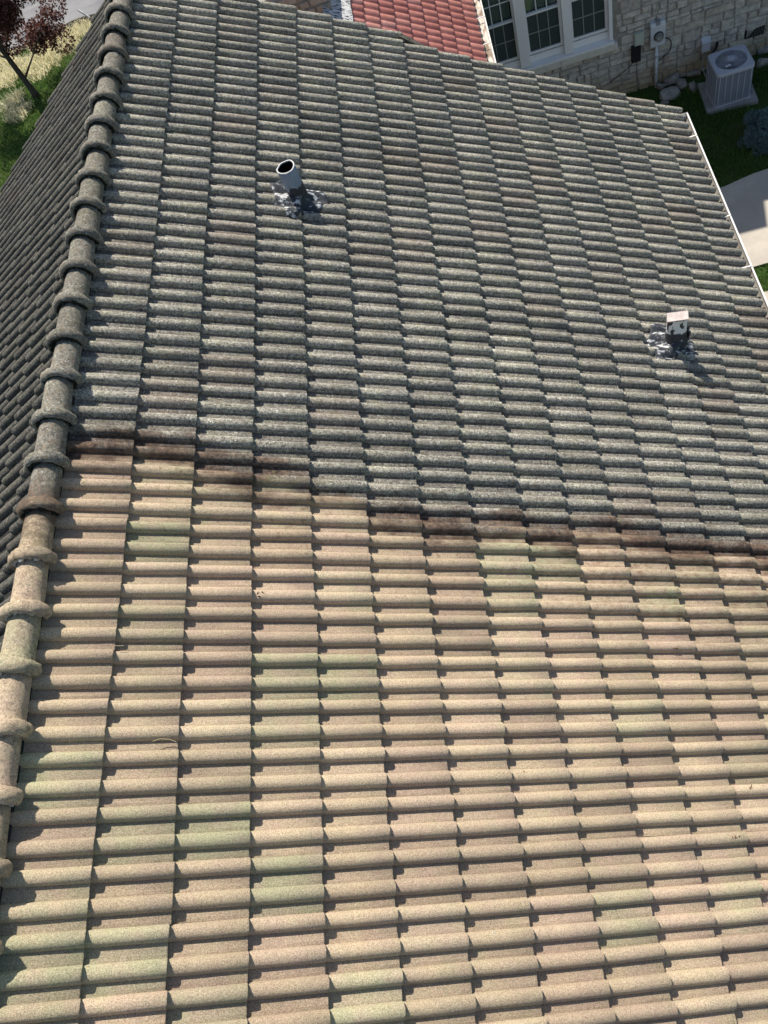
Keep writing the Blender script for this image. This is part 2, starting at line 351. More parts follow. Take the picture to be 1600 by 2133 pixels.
def tile_arrays(seed, head=E_ + .06, n_rolls=2, bevel=True, first=False):
    r = np.random.default_rng(seed); pr = profile(n_rolls)
    xs = [-head, -head * .5, -.006, 0.0] if bevel else [-head, 0.0]
    V = []; n = len(pr)
    for j, x in enumerate(xs):
        for (y, z, k) in pr:
            dz = STEP * x / E_ + (.004 * min(1, -x / E_) if k == 1 else 0)
            if bevel and j == len(xs) - 1: dz -= .0035
            V.append((x, y, z + dz))
    Fq = []
    for j in range(len(xs) - 1):
        for i in range(n - 1): Fq.append((j * n + i, j * n + i + 1, (j + 1) * n + i + 1, (j + 1) * n + i))
    base = len(V)
    for (y, z, k) in pr: V.append((-.001, y, z - THK))          # tail face
    top = (len(xs) - 1) * n
    for i in range(n - 1): Fq.append((top + i, top + i + 1, base + i + 1, base + i))
    V = np.array(V); jit = r.normal(size=V.shape) * (.0007, .0005, .0009); jit[base:] = jit[top:top + n] if len(jit[base:]) == n else 0
    pan = np.tile([1.0 if z < -RH + .006 else 0.0 for (_, z, _k) in pr], len(xs) + 1)
    return V + jit, np.array(Fq), pan
def place(V, s, Y, dz=0., rz=0., left=False):
    """tile-local -> world"""
    V = V.copy()
    if rz: c, sn = math.cos(rz), math.sin(rz); x = V[:, 0] * c - V[:, 1] * sn; y = V[:, 0] * sn + V[:, 1] * c; V[:, 0], V[:, 1] = x, y
    s_ = V[:, 0] + s; n_ = V[:, 2] + dz
    X = s_ * SV[0] + n_ * NV[0]; Z = s_ * SV[2] + n_ * NV[2]
    if left: return np.stack([2 * APEX[0] - X, -V[:, 1] + Y, Z], 1)
    return np.stack([X, V[:, 1] + Y, Z], 1)

house = empty('tiled_house', (float(APEX[0]), -5.0, ZG))
tag(house, 'house with a half-washed concrete tile roof, tan below and dark grey above', 'house')
def H(o):                                        # parent to the house, keeping world coordinates
    o.parent = house; o.matrix_parent_inverse = Matrix.Translation((-house.location.x, -house.location.y, -house.location.z)); return o
M_DECK = simple('roof_felt', (.03,.03,.03), .95, .1)
def deck(name, left):
    b = MB(); smax = 16 * E_ - .03; n0, n1 = -.115, -.135; y0, y1 = -76 * PIT, .02
    pts = []
    for s_, n_, y_ in ((B0 * E_, n0, y0), (smax, n0, y0), (smax, n0, y1), (B0 * E_, n0, y1), (B0 * E_, n1, y0), (smax, n1, y0), (smax, n1, y1), (B0 * E_, n1, y1)):
        q = SV * s_ + NV * n_
        pts.append(((2 * APEX[0] - q[0]) if left else q[0], y_, q[2]))
    b.add(pts, [(0,1,2,3),(7,6,5,4),(0,4,5,1),(1,5,6,2),(2,6,7,3),(3,7,4,0)]); return H(obj(name, b, M_DECK))
slope_r = deck('roof_slope', False); slope_r['label'] = 'sunlit right roof slope, washed tan tiles below, dark tiles above'
slope_l = deck('roof_slope', True); slope_l['label'] = 'steeply seen dark left roof slope'
# house walls under the eaves (out of the picture, but the roof has to stand on something)
M_OURWALL = simple('rendered_wall', (.42,.38,.32), .9, .2, var=.1, scale=6, bump=.3, bscale=80)
xl = 2 * APEX[0] - 5.35; xr = 5.35
b = MB(); zt = -3.62
b.prism([(xl, ZG - .1), (xr, ZG - .1), (xr, zt), (APEX[0], APEX[2] - .3), (xl, zt)], 'y', -11.2, -.28)
H(obj('wall', b, M_OURWALL))

wob = {(c_, k): rng.normal() * .0035 for c_ in range(-2, 20) for k in range(-5, 45)}
course_w = rng.normal(size=24) * .003
tiles = []                                       # right slope: (course, tile, area)
for b_ in range(1, 17):
    for k in range(-3, 37):
        first = k
        if k < 0: continue
        s_ = b_ * E_; Y = -2 * k * PIT
        cs = [pix(SV * (s_ - a) + np.array([0, Y - q, 0])) for a, q in ((0, 0), (E_, 0), (E_, 2 * PIT), (0, 2 * PIT))]
        area = .5 * abs(sum(cs[i][0] * cs[(i + 1) % 4][1] - cs[(i + 1) % 4][0] * cs[i][1] for i in range(4)))
        cx = np.mean([c_[0] for c_ in cs]); cyy = np.mean([c_[1] for c_ in cs])
        if not (-60 < cx < 1660 and -60 < cyy < 2190): area = 0
        tiles.append((b_, k, area))
tiles.sort(key=lambda q: -q[2])
chosen = set((q[0], q[1]) for q in tiles[:300] if not (q[0] >= 8 and q[1] == 0))
NVAR = 6
var_mesh = []; var_first = []
for i in range(NVAR):
    V, Fq, pn = tile_arrays(100 + i); var_mesh.append(np_mesh('roof_tile', V, Fq, smooth=True, sharp=48, pan=pn)); var_mesh[-1].materials.append(M_TILE)
    V, Fq, pn = tile_arrays(200 + i, head=E_ * 1.2); var_first.append(np_mesh('roof_tile', V, Fq, smooth=True, sharp=48, pan=pn)); var_first[-1].materials.append(M_TILE)
def tile_jit(b_, k):
    run = .009 if (b_ == 4 and k >= 24) else 0
    return wob[(b_, k)] + course_w[b_] + .004 * math.sin(k * .55 + b_ * 1.9) + run, rng.normal() * .0012, rng.normal() * .0035
accV = []; accF = []; accT = []; accP = []; nv = 0
simple_tiles = [tile_arrays(300 + i, bevel=True) for i in range(4)]; simple_first = [tile_arrays(320 + i, head=E_ * 1.2, bevel=True) for i in range(3)]
half = tile_arrays(340, n_rolls=1)
inv_house = Matrix.Translation((-house.location.x, -house.location.y, -house.location.z))
for (b_, k, area) in tiles:
    js, jz, jr = tile_jit(b_, k); s_ = b_ * E_ + js; Y = -2 * k * PIT + rng.normal() * .0012; tint = float(rng.uniform())
    if (b_, k) in chosen:
        me = (var_first if b_ == 1 else var_mesh)[int(rng.integers(NVAR))]
        o = bpy.data.objects.new('roof_tile', me); col.objects.link(o); o.parent = slope_r
        o.matrix_parent_inverse = Matrix.Identity(4)
        q = SV * s_ + NV * jz; o.location = (q[0], Y, q[2]); o.rotation_euler = (0, TH, 0); o.rotation_mode = 'XYZ'
        o.matrix_local = Matrix.Translation((q[0], Y, q[2])) @ Matrix.Rotation(TH, 4, 'Y') @ Matrix.Rotation(jr, 4, 'Z')
        o['tint'] = tint
    else:
        if b_ >= 8 and k == 0: V, Fq, pn = half; Y -= PIT
        else: V, Fq, pn = (simple_first if b_ == 1 else simple_tiles)[int(rng.integers(3))]
        accV.append(place(V, s_, Y, jz, jr)); accF.append(Fq + nv); nv += len(V); accP.append(pn); accT.append(np.full(len(V), tint))
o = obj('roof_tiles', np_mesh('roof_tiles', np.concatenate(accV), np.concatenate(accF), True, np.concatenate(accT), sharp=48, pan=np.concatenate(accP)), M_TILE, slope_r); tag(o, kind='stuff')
accV = []; accF = []; accT = []; accP = []; nv = 0
for b_ in range(1, 17):
    for k in range(-1, 36):
        Y = -2 * k * PIT - PIT
        V, Fq, pn = (simple_first if b_ == 1 else simple_tiles)[int(rng.integers(3))]
        accV.append(place(V, b_ * E_ + rng.normal() * .005, Y + rng.normal() * .002, rng.normal() * .0015, rng.normal() * .004, True)); accF.append(Fq[:, ::-1] + nv); nv += len(V); accP.append(pn); accT.append(np.full(len(V), rng.uniform()))
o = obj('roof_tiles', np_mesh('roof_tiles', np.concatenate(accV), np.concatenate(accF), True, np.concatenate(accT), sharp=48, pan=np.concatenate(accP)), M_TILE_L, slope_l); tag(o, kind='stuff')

# ridge caps
def cap_mesh(seed):
    r = np.random.default_rng(seed)
    # y measured towards the viewer from the near rim (0) back to the head
    pr = [(.425, .096), (.3, .099), (.16, .102), (.1, .104), (.09, .107), (.085, .124), (.074, .141), (.055, .152), (.032, .154), (.013, .148), (.001, .138), (-.003, .127), (.002, .118), (.014, .111), (.04, .104)]
    na = 18; V = []; 
    for j, (y, R) in enumerate(pr):
        for i in range(na + 1):
            a = math.radians(-101 + 202 * i / na); k = 1 + r.normal() * (.02 if j > 2 else .009)
            V.append((math.sin(a) * R * k, y + r.normal() * .003, math.cos(a) * R * k))
    n = na + 1; Fq = [(j * n + i, (j + 1) * n + i, (j + 1) * n + i + 1, j * n + i + 1) for j in range(len(pr) - 1) for i in range(na)]
    m = np_mesh('ridge_cap', V, Fq, True); m.materials.append(M_CAP); return m
cap_vars = [cap_mesh(i) for i in range(5)]
M_MORTAR = simple('mortar', (.46,.44,.39), .95, .2, var=.4, scale=60, bump=.8, bscale=70)
M_MOSS = simple('moss', (.02,.022,.016), .98, .05, var=.8, scale=60, bump=.9, bscale=90)
def mortar_mesh(seed, rad=.103, th=.008, arc=96):
    r = np.random.default_rng(seed); b = MB(); pts = []
    for i in range(30):
        a = math.radians(-arc + 2 * arc * i / 29); R = rad + r.normal() * .003; pts.append((math.sin(a) * R, .012 + r.normal() * .004, math.cos(a) * R))
    b.tube(pts, [max(.002, th + r.normal() * th * .45) for _ in pts], 5); return b
for i in range(-3, 28):
    rowc = 8.66 + 2.3492 * i; me = cap_vars[i % 5]
    o = bpy.data.objects.new('ridge_cap', me); col.objects.link(o); H(o)
    loc = Vector((APEX[0] + rng.normal() * .005, -rowc * PIT, APEX[2] - .047 + rng.normal() * .002))
    o.location = loc; o.rotation_euler = (rng.normal() * .01, rng.normal() * .04, rng.normal() * .018); o['tint'] = float(rng.uniform())
    if rowc > 44:
        obj('mortar_bead', mortar_mesh(50 + i, .112, .0105), M_MORTAR, o)
    else:
        obj('moss_bead', mortar_mesh(50 + i, .11, .016, 100), M_MOSS, o)

# verge flashing where the roof edge steps in by one roll
b = MB(); q0 = 7 * E_
def rp(s_, Y, n_): q = SV * s_ + NV * n_; return (q[0], Y, q[2])
b.add([rp(q0 - .05, .03, -.01), rp(q0 + .3, -PIT + .045, -.03), rp(q0 + .3, -PIT - .02, -.025), rp(q0 - .05, -.06, -.012),
       rp(q0 - .05, .03, -.1), rp(q0 + .3, -PIT + .045, -.1), rp(q0 + .3, -PIT - .02, -.1), rp(q0 - .05, -.06, -.1)], [(0,3,2,1),(4,5,6,7),(0,1,5,4),(1,2,6,5),(2,3,7,6),(3,0,4,7)])
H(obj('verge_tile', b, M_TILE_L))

# gutter
M_WHITE = simple('white_aluminium', (.6,.585,.55), .45, .4, var=.08, scale=9)
M_WHITEDIRTY = simple('stained_gutter', (.26,.24,.21), .7, .3, var=.35, scale=7)
gx, gz = 5.752, -3.555; y0, y1 = -76 * PIT, -.24
b = MB(); prof = [(gx - .135, gz - .01), (gx - .135, gz - .105), (gx - .03, gz - .11), (gx - .012, gz - .06), (gx, gz - .035), (gx, gz), (gx - .017, gz), (gx - .017, gz - .012), (gx - .008, gz - .014), (gx - .014, gz - .05), (gx - .035, gz - .1), (gx - .13, gz - .098), (gx - .13, gz - .01)]
b.prism(prof, 'y', y0, y1); b.box((gx - .137, y1, gz - .108), (gx - .001, y1 + .004, gz + .003))
gut = H(obj('gutter', b, M_WHITE))
for px, py in ((1447, 283), (1517, 450), (1557, 556)):
    yy = at_z(px, py, gz)[1]; hb = MB(); hb.box((gx - .14, yy - .008, gz - .004), (gx - .002, yy + .008, gz + .006)); hb.box((gx - .06, yy - .006, gz - .06), (gx - .05, yy + .006, gz - .004))
    h = obj('hanger', hb, M_WHITE, gut)
lin = obj('gutter_lining', MB().box((gx - .125, y0 + .01, gz - .097), (gx - .038, y1 - .01, gz - .088)).add([(gx - .0155, y0 + .01, gz - .05), (gx - .0105, y0 + .01, gz - .016), (gx - .0105, y1 - .01, gz - .016), (gx - .0155, y1 - .01, gz - .05), (gx - .037, y0 + .01, gz - .097), (gx - .037, y1 - .01, gz - .097)], [(0, 1, 2, 3), (4, 0, 3, 5)]), M_WHITEDIRTY, gut)
b = MB(); b.box((5.555, y0, -3.88), (5.6, -.26, -3.62)); H(obj('fascia', b, M_WHITE))

# vent pipes
def paint_mat(name, low, high, zsplit, amp, rough=.55):
    t = NT(name, rough, .4); P = t.objc()
    z = t.dot(P, (0, 0, 1)); d = t.math('ADD', z, t.math('MULTIPLY', t.math('SUBTRACT', t.noise(t.vmul(P, (1, 1, .25)), 22, 3), .5), amp))
    hi = t.mix(t.mapr(t.noise(t.vmul(P, (1, 1, .15)), 45, 4), .35, .7), high, tuple(min(1, x * 1.35) for x in high))
    lo = t.mix(t.mapr(t.noise(P, 30, 4), .3, .7), low, tuple(x * 2.2 for x in low))
    return t.done(t.mix(t.mapr(d, zsplit - .004, zsplit + .004), lo, hi), t.bump(t.noise(P, 60, 3), .4, .004))
def tar_mat(name, sil):
    t = NT(name, .7, .3); P = t.pos()
    k = t.mapr(t.noise(t.vmul(P, (1, 2.4, 1)), 12, 5, .6), sil, sil + .09)
    c = t.mix(k, t.mix(t.noise(P, 60, 3), (.014,.017,.022), (.06,.066,.075)), t.mix(t.noise(P, 50, 3), (.35,.35,.35), (.72,.72,.7)))
    return t.done(c, t.bump(t.noise(P, 38, 4), .5, .008))
M_TAR1 = tar_mat('tar_with_silver_paint', .53)
def drape(name, s0, Y0, poly_fn, mat, parent, cone=0.0, r0=.1, seed=1, nr=12, na=40):
    r = np.random.default_rng(seed); V = []; Fq = []
    for j in range(nr + 1):
        f = j / nr
        for i in range(na):
            a = 2 * math.pi * i / na; R = r0 * .8 + (poly_fn(a) - r0 * .8) * f
            s_ = s0 + R * math.cos(a); Y = Y0 + R * math.sin(a)
            h = max(surf(s_, Y), surf(s_, Y + .02) - .012, surf(s_, Y - .02) - .012) + .009 + r.normal() * .0022 + cone * max(0, 1 - f * 2.2) ** 2
            if j == nr: h = surf(s_, Y) - .004
            V.append(tuple(SV * s_ + NV * h + np.array([0, Y, 0])))
    for j in range(nr):
        for i in range(na): Fq.append((j * na + i, (j + 1) * na + i, (j + 1) * na + (i + 1) % na, j * na + (i + 1) % na))
    o = obj(name, np_mesh(name, V, Fq, True), mat)
    o.parent = parent; o.matrix_parent_inverse = (Matrix.Translation(parent.location) @ Matrix.Identity(4)).inverted(); return o
def blob(rad, k, ph):
    return lambda a: rad(a) * (1 + .14 * math.sin(3 * a + ph) + .07 * math.sin(7 * a + 2 * ph) + .035 * math.sin(13 * a + ph * 3))
# pipe 1: open lead-sleeved pipe
base1 = on_roof(624, 411, -.04)
t1 = NT('grey_pipe_paint', .5, .5)
pipe1_mat = paint_mat('pipe_grey_over_tar', (.014,.016,.022), (.17,.215,.28), .165, .16)
b = MB(); n = 26; R = .085; hh = .335; V = []; r = np.random.default_rng(5)
rim = [hh + .004 * math.sin(i * .48) + r.normal() * .0022 for i in range(n)]
rings = [(R * 1.04, lambda i: -.12), (R * 1.03, lambda i: .06), (R, lambda i: .2), (R * 1.01, lambda i: rim[i] - .03), (R * 1.03, lambda i: rim[i]), (R * .9, lambda i: rim[i] - .003)]
for (rad, zf) in rings:
    for i in range(n):
        a = 2 * math.pi * i / n; k = rad * (1 + r.normal() * .004); V.append((math.cos(a) * k, math.sin(a) * k, zf(i)))
b.add(V, [(j * n + i, j * n + (i + 1) % n, (j + 1) * n + (i + 1) % n, (j + 1) * n + i) for j in range(len(rings) - 1) for i in range(n)])
vp = obj('vent_pipe', b.mesh('vent_pipe', True), pipe1_mat); vp.location = tuple(base1); H(vp); vp['label'] = 'open grey vent pipe with ragged rim in a tar patch'
b = MB(); b.tube([(math.cos(2 * math.pi * i / 26) * R * .95, math.sin(2 * math.pi * i / 26) * R * .97, rim[i % 26] + .002) for i in range(27)], .0075, 5, False)
obj('rim', b.mesh('rim', True), simple('silver_rim', (.5,.5,.48), .5, .4, var=.4, scale=40), vp)
b = MB(); b.add([(math.cos(2 * math.pi * i / 26) * R * kk, math.sin(2 * math.pi * i / 26) * R * kk, zf(i)) for kk, zf in ((.9, lambda i: rim[i] - .004), (.88, lambda i: .1)) for i in range(26)], [(i, (i + 1) % 26, 26 + (i + 1) % 26, 26 + i) for i in range(26)] + [tuple(range(26, 52))])
obj('bore', b, simple('bore_shade', (.008,.007,.006), .95, .1), vp)  # near-black colour stands in for the shade inside the pipe
def Hsub(o, parent):
    o.parent = parent; o.matrix_parent_inverse = Matrix.Translation((-parent.location.x, -parent.location.y, -parent.location.z)); return o
f1 = drape('flashing', float(base1 @ SV), float(base1[1]), blob(lambda a: .16 + .12 * max(0, -math.cos(a)) + .09 * max(0, math.cos(a)) + .06 * max(0, -math.sin(a)), .04, .7), M_TAR1, vp, .05, .085, 3)
Hsub(f1, vp)
# pipe 2: squat pipe with peeling white paint and a tilted lid
base2 = on_roof(1407, 716, -.04)
t = NT('peeling_white_paint', .6, .4); P = t.objc(); z = t.dot(P, (0, 0, 1))
peel = t.math('ADD', t.noise(t.vmul(P, (1, 1, .45)), 17, 4, .6), t.math('MULTIPLY', t.mapr(z, .37, .41), .1))
wht = t.mix(t.noise(P, 30, 3), (.58,.58,.55), (.78,.78,.75)); blk = t.mix(t.noise(P, 40, 3), (.01,.011,.014), (.05,.05,.055))
edge = t.math('ADD', z, t.math('MULTIPLY', t.math('SUBTRACT', t.noise(P, 20, 3), .5), .05))
k = t.math('MULTIPLY', t.mapr(peel, .54, .52), t.mapr(edge, .21, .22))
M_PEEL = t.done(t.mix(k, blk, wht), t.bump(t.noise(P, 60, 3), .5, .004))
def rsq(w, rr, n=24):
    out = []
    for i in range(n):
        a = 2 * math.pi * i / n; c_, s_ = math.cos(a), math.sin(a); q = (abs(c_) ** 5 + abs(s_) ** 5) ** (-1 / 5); out.append((c_ * w * (q * rr + 1 - rr), s_ * w * (q * rr + 1 - rr)))
    return out
V = []; r = np.random.default_rng(9); rings = [(.1, -.12, 0), (.1, .08, .2), (.095, .2, .6), (.09, .225, 1), (.092, .41, 1), (.09, .43, 1), (.0, .431, 1)]
for w, zz, rr in rings:
    for (x, y) in rsq(max(w, .001), rr): V.append((x + r.normal() * .0015, y * (1 - .48 * rr) + r.normal() * .0015, zz + r.normal() * .001))
b = MB(); b.add(V, [(j * 24 + i, j * 24 + (i + 1) % 24, (j + 1) * 24 + (i + 1) % 24, (j + 1) * 24 + i) for j in range(len(rings) - 1) for i in range(24)])
vp2 = obj('vent_pipe', b.mesh('vent_pipe', True), M_PEEL); vp2.location = tuple(base2); H(vp2); vp2['label'] = 'squat vent pipe with peeling white paint and tilted lid'; vp2.rotation_euler = (0, 0, -.16)
b = MB(); b.add([(-.096,-.068,.415),(.092,-.073,.425),(.094,.012,.446),(-.092,.017,.438),(-.096,-.068,.43),(.092,-.073,.441),(.094,.012,.462),(-.092,.017,.453)], [(0,3,2,1),(4,5,6,7),(0,1,5,4),(1,2,6,5),(2,3,7,6),(3,0,4,7)])
obj('lid', b, simple('rusty_white_lid', (.5,.43,.39), .7, .3, var=.3, scale=22, bump=.5), vp2)
M_TAR2 = tar_mat('tar_with_white_smears', .53)
f2 = drape('flashing', float(base2 @ SV), float(base2[1]), blob(lambda a: .15 + .2 * max(0, -math.cos(a)) + .06 * max(0, math.cos(a)), .04, 2.1), M_TAR2, vp2, .15, .1, 4)
Hsub(f2, vp2)
f2.matrix_parent_inverse = (Matrix.Translation(vp2.location) @ Matrix.Rotation(-.16, 4, 'Z')).inverted()

# ---------------------------------------------------------------- neighbour's stone house
nb = empty('stone_house', (7.5, YW + 3, ZG)); tag(nb, 'pale limestone house wall with white triple window behind the tiled roof', 'house')
def N(o, par=None):
    par = par or nb; o.parent = par
    mw = Matrix.Translation(nb.location); o.matrix_parent_inverse = mw.inverted() if par is nb else Matrix.Identity(4); return o
t = NT('limestone', .92, .25); P = t.pos(); tn = t.math('ADD', t.attr('tint'), t.attr('tint', 'OBJECT'))
c = t.ramp(tn, [(0, (.43,.4,.35)), (.3, (.53,.495,.435)), (.55, (.48,.455,.41)), (.8, (.57,.525,.45)), (1, (.42,.375,.315))])
c = t.mix(t.mapr(t.noise(P, 12, 5, .65), .3, .7), t.mix(1.0, c, (.72,.71,.7), 'MULTIPLY'), t.mix(1.0, c, (1.18,1.18,1.16), 'MULTIPLY'))
z = t.dot(P, (0, 0, 1)); zz = t.math('ADD', z, t.math('MULTIPLY', t.math('SUBTRACT', t.noise(P, 2.2, 4), .5), .7))
c = t.mix(t.math('MULTIPLY', t.mapr(zz, ZG + .62, ZG + .1), .75), c, (.27,.2,.09))
M_STONE = t.done(c, t.bump(t.noise(P, 22, 5, .65), .8, .02))
M_JOINT = simple('stone_joint_mortar', (.27,.25,.22), .95, .15, var=.2, scale=12, bump=.5, bscale=60)
XL, XR = 3.45, 14.0; WZ1 = ZG + 5.15
wx0, wx1, wz0, wz1 = 3.5, 6.05, -6.40, -4.55                      # window opening
b = MB(); d0, d1 = YW + .012, YW + .3
b.box((XL, d0, ZG - .2), (XR, d1, wz0)); b.box((XL, d0, wz1), (XR, d1, WZ1)); b.box((wx1, d0, wz0), (XR, d1, wz1)); b.box((XL, d0, wz0), (wx0, d1, wz1))
wall = N(obj('wall', b, M_JOINT))
def stone_mesh(w, h, seed, dep=.03):
    r = np.random.default_rng(seed); g = .008; j = lambda s: r.normal() * s
    x0, x1, z0, z1 = g, w - g, g, h - g; i = min(.016, h * .16)
    V = [(x0 + j(.004), 0, z0 + j(.004)), (x1 + j(.004), 0, z0 + j(.004)), (x1 + j(.004), 0, z1 + j(.004)), (x0 + j(.004), 0, z1 + j(.004))]
    Fr = []
    cols = 3; rows_ = 2; start = 4
    for b_ in range(rows_):
        for a in range(cols):
            V.append((x0 + i + (x1 - x0 - 2 * i) * a / (cols - 1) + j(.004), -dep + j(.006), z0 + i + (z1 - z0 - 2 * i) * b_ / (rows_ - 1) + j(.004)))
    Fr += [(4, 5, 8, 7), (5, 6, 9, 8), (0, 1, 6, 5, 4), (1, 2, 9, 6), (2, 3, 7, 8, 9), (3, 0, 4, 7)]
    m = MB(); m.add(V, Fr); return m
stones = []                                      # ashlar layout
r = np.random.default_rng(31); z = ZG - .06
while z < WZ1 - .1:
    band = float(r.choice([.2, .24, .28, .32])); x = XL - r.uniform(0, .2)
    while x < XR - .05:
        w = float(r.uniform(.26, .62)); kind = r.uniform()
        if kind < .2: stones.append((x, z, w * .8, band)); x += w * .8
        else:
            hs = float(r.choice([.4, .5, .6])) * band
            for (zz, hh_) in ((z, hs), (z + hs, band - hs)):
                if r.uniform() < .5: m_ = float(r.uniform(.35, .65)) * w; stones.append((x, zz, m_, hh_)); stones.append((x + m_, zz, w - m_, hh_))
                else: stones.append((x, zz, w, hh_))
            x += w
    z += band
def clip_stone(q):
    x, z, w, h = q; x0, x1 = max(x, XL), min(x + w, XR); z0, z1 = z, min(z + h, WZ1)
    rx0, rx1, rz0, rz1 = wx0, wx1 + .08, wz0 - .17, wz1
    if x0 < rx1 and x1 > rx0 and z0 < rz1 and z1 > rz0:
        if x1 - rx1 > .08: x0 = max(x0, rx1)
        elif rz0 - z0 > .05: z1 = rz0
        elif z1 - rz1 > .05: z0 = rz1
        else: return None
        if x0 < rx1 and x1 > rx0 and z0 < rz1 and z1 > rz0: return None
    return (x0, z0, x1 - x0, z1 - z0) if x1 - x0 > .05 and z1 - z0 > .04 else None
stones = [q for q in map(clip_stone, stones) if q]
def in_view(q):
    u, v = pix((q[0] + q[2] / 2, YW, q[1] + q[3] / 2)); return -20 < u < 1640 and -25 < v < 260
vis = [q for q in stones if in_view(q)][:300]; visset = set(vis)
rest = MB(); rt = []
for i, q in enumerate(stones):
    m = stone_mesh(q[2], q[3], 500 + i, .022 + .016 * r.uniform())
    if q in visset:
        o = obj('stone', m, M_STONE); o.location = (q[0] - nb.location.x, YW + .012 - nb.location.y, q[1] - nb.location.z); o.parent = wall
        o.matrix_parent_inverse = Matrix.Identity(4); o['tint'] = float(r.uniform())
        o.location = (q[0], YW + .012, q[1])
    else:
        rest.add([(v[0] + q[0], v[1] + YW + .012, v[2] + q[1]) for v in m.v], m.f); rt += [float(r.uniform())] * len(m.v)
me = rest.mesh('stones'); a = me.attributes.new('tint', 'FLOAT', 'POINT'); a.data.foreach_set('value', rt)
o = obj('stones', me, M_STONE, wall); tag(o, kind='stuff')
# side wall, eaves and roof of the neighbour, above the picture: they cast the shade on lawn and driveway
for xa in (XL, XR - .3): N(obj('wall', MB().box((xa, YW + .3, ZG - .2), (xa + .3, YW + 8, WZ1)), M_JOINT))
M_NROOF = simple('dark_roof_tiles', (.12,.08,.07), .9, .2, var=.2, scale=5)
H1, H2 = ZG + 6.26, ZG + 5.36; ye = YW - .34
b = MB(); b.prism([(ye, H2 - .13), (ye, H2), (YW + 4.2, H2 + 2.2), (YW + 8.4, H2), (YW + 8.4, H2 - .13)], 'x', 6.05, XR + .4)
b.prism([(ye + .003, H1 - .13), (ye + .003, H1), (YW + 4.2, H1 + 2.2), (YW + 8.3, H1), (YW + 8.3, H1 - .13)], 'x', XL - .1, 6.045); b.box((XL + .001, YW + .02, WZ1), (6.04, YW + .3, H1 - .1))
N(obj('roof', b, M_NROOF))

# windows
M_VINYL = simple('white_vinyl', (.78,.78,.76), .4, .45, var=.04, scale=6)
t = NT('window_glass', .08, .5); t.p.inputs['Base Color'].default_value = (.012,.02,.02,1); M_GLASS = t.m
M_SCREEN = simple('insect_screen', (.045,.06,.055), .75, .25, var=.15, scale=30)
M_SHUT = simple('indoor_shutter', (.3,.32,.3), .6, .3, var=.1, scale=10)
M_MUNT2 = simple('muntin_behind_screen', (.24,.26,.25), .6, .3)
M_SILL = simple('limestone_sill', (.6,.56,.48), .9, .2, var=.14, scale=9, bump=.35, bscale=60)
yf = YW - .02
def window(x0, x1):
    w = N(obj('window', MB().box((x0 - .09, yf + .07, wz0 + .03), (x1 + .09, yf + .16, wz0 + .16)).box((x0 - .09, yf + .07, -4.66), (x1 + .09, yf + .16, wz1 - .02)).box((x0 - .09, yf + .07, wz0 + .16), (x0 - .045, yf + .16, -4.66)).box((x1 + .045, yf + .07, wz0 + .16), (x1 + .09, yf + .16, -4.66)), M_VINYL))
    def S(name, mb, mat): o = obj(name, mb, mat); o.parent = w; o.matrix_parent_inverse = Matrix.Identity(4); return o
    zb, zm, zt_ = -6.17, -5.45, -4.72
    for (a, c_, yo, lower) in ((zb, zm - .01, .095, True), (zm + .03, zt_, .12, False)):
        sash = MB().box((x0 - .045, yf + yo - .02, a - .05), (x1 + .045, yf + yo + .02, a - .001)).box((x0 - .045, yf + yo - .02, c_ + .001), (x1 + .045, yf + yo + .02, c_ + .035)).box((x0 - .044, yf + yo - .02, a - .001), (x0, yf + yo + .02, c_ + .001)).box((x1, yf + yo - .02, a - .001), (x1 + .044, yf + yo + .02, c_ + .001))
        S('sash', sash, M_VINYL)
        mm = M_MUNT2 if lower else M_VINYL
        xsx = [x0 + (x1 - x0) * k / 3 for k in (1, 2)]; zmid = (a + c_) / 2
        for xx in xsx: S('muntin', MB().box((xx - .009, yf + yo - .006, a), (xx + .009, yf + yo + .004, c_)), mm)
        S('muntin', MB().box((x0, yf + yo - .0075, zmid - .009), (x1, yf + yo + .0025, zmid + .009)), mm)
        xe = [x0] + xsx + [x1]; ze = [a, zmid, c_]
        for i in range(3):
            for k in range(2): S('pane', MB().box((xe[i], yf + yo + .005, ze[k]), (xe[i + 1], yf + yo + .011, ze[k + 1])), M_SCREEN if lower else M_GLASS2)
        if not lower:
            for k in range(18): S('shutter_slat', MB().prism([(yf + .19, a + .0405 * k), (yf + .2, a + .0405 * k), (yf + .225, a + .0405 * k + .034), (yf + .215, a + .0405 * k + .034)], 'x', x0 + .02, x1 - .02), M_SHUT)
            S('shutter_stile', MB().box(((x0 + x1) / 2 - .06, yf + .185, a), ((x0 + x1) / 2 + .06, yf + .235, c_)), M_SHUT)
    S('dark_room', MB().box((x0 - .08, yf + .3, wz0), (x1 + .08, yf + .32, wz1)), simple('room_dark', (.015,.018,.018), .9, .1))
    return w
t = NT('clear_glass', .03, .5); tr = t.n.new('ShaderNodeBsdfTransparent'); tr.inputs[0].default_value = (.8,.86,.84,1); gl = t.n.new('ShaderNodeBsdfGlossy'); gl.inputs['Roughness'].default_value = .02
mx = t.n.new('ShaderNodeMixShader'); mx.inputs[0].default_value = .12; t.l.new(tr.outputs[0], mx.inputs[1]); t.l.new(gl.outputs[0], mx.inputs[2]); t.l.new(mx.outputs[0], t.n['Material Output'].inputs[0]); M_GLASS2 = t.m
for x0, x1 in ((3.62, 4.2), (4.465, 5.065), (5.32, 5.93)): window(x0, x1)
for x0, x1 in ((4.235, 4.43), (5.115, 5.285), (5.985, 6.05), (3.5, 3.575)):
    N(obj('window_mullion', MB().box((x0, yf - .035, wz0 + .03), (x1, yf + .16, wz1 - .02)), M_VINYL))
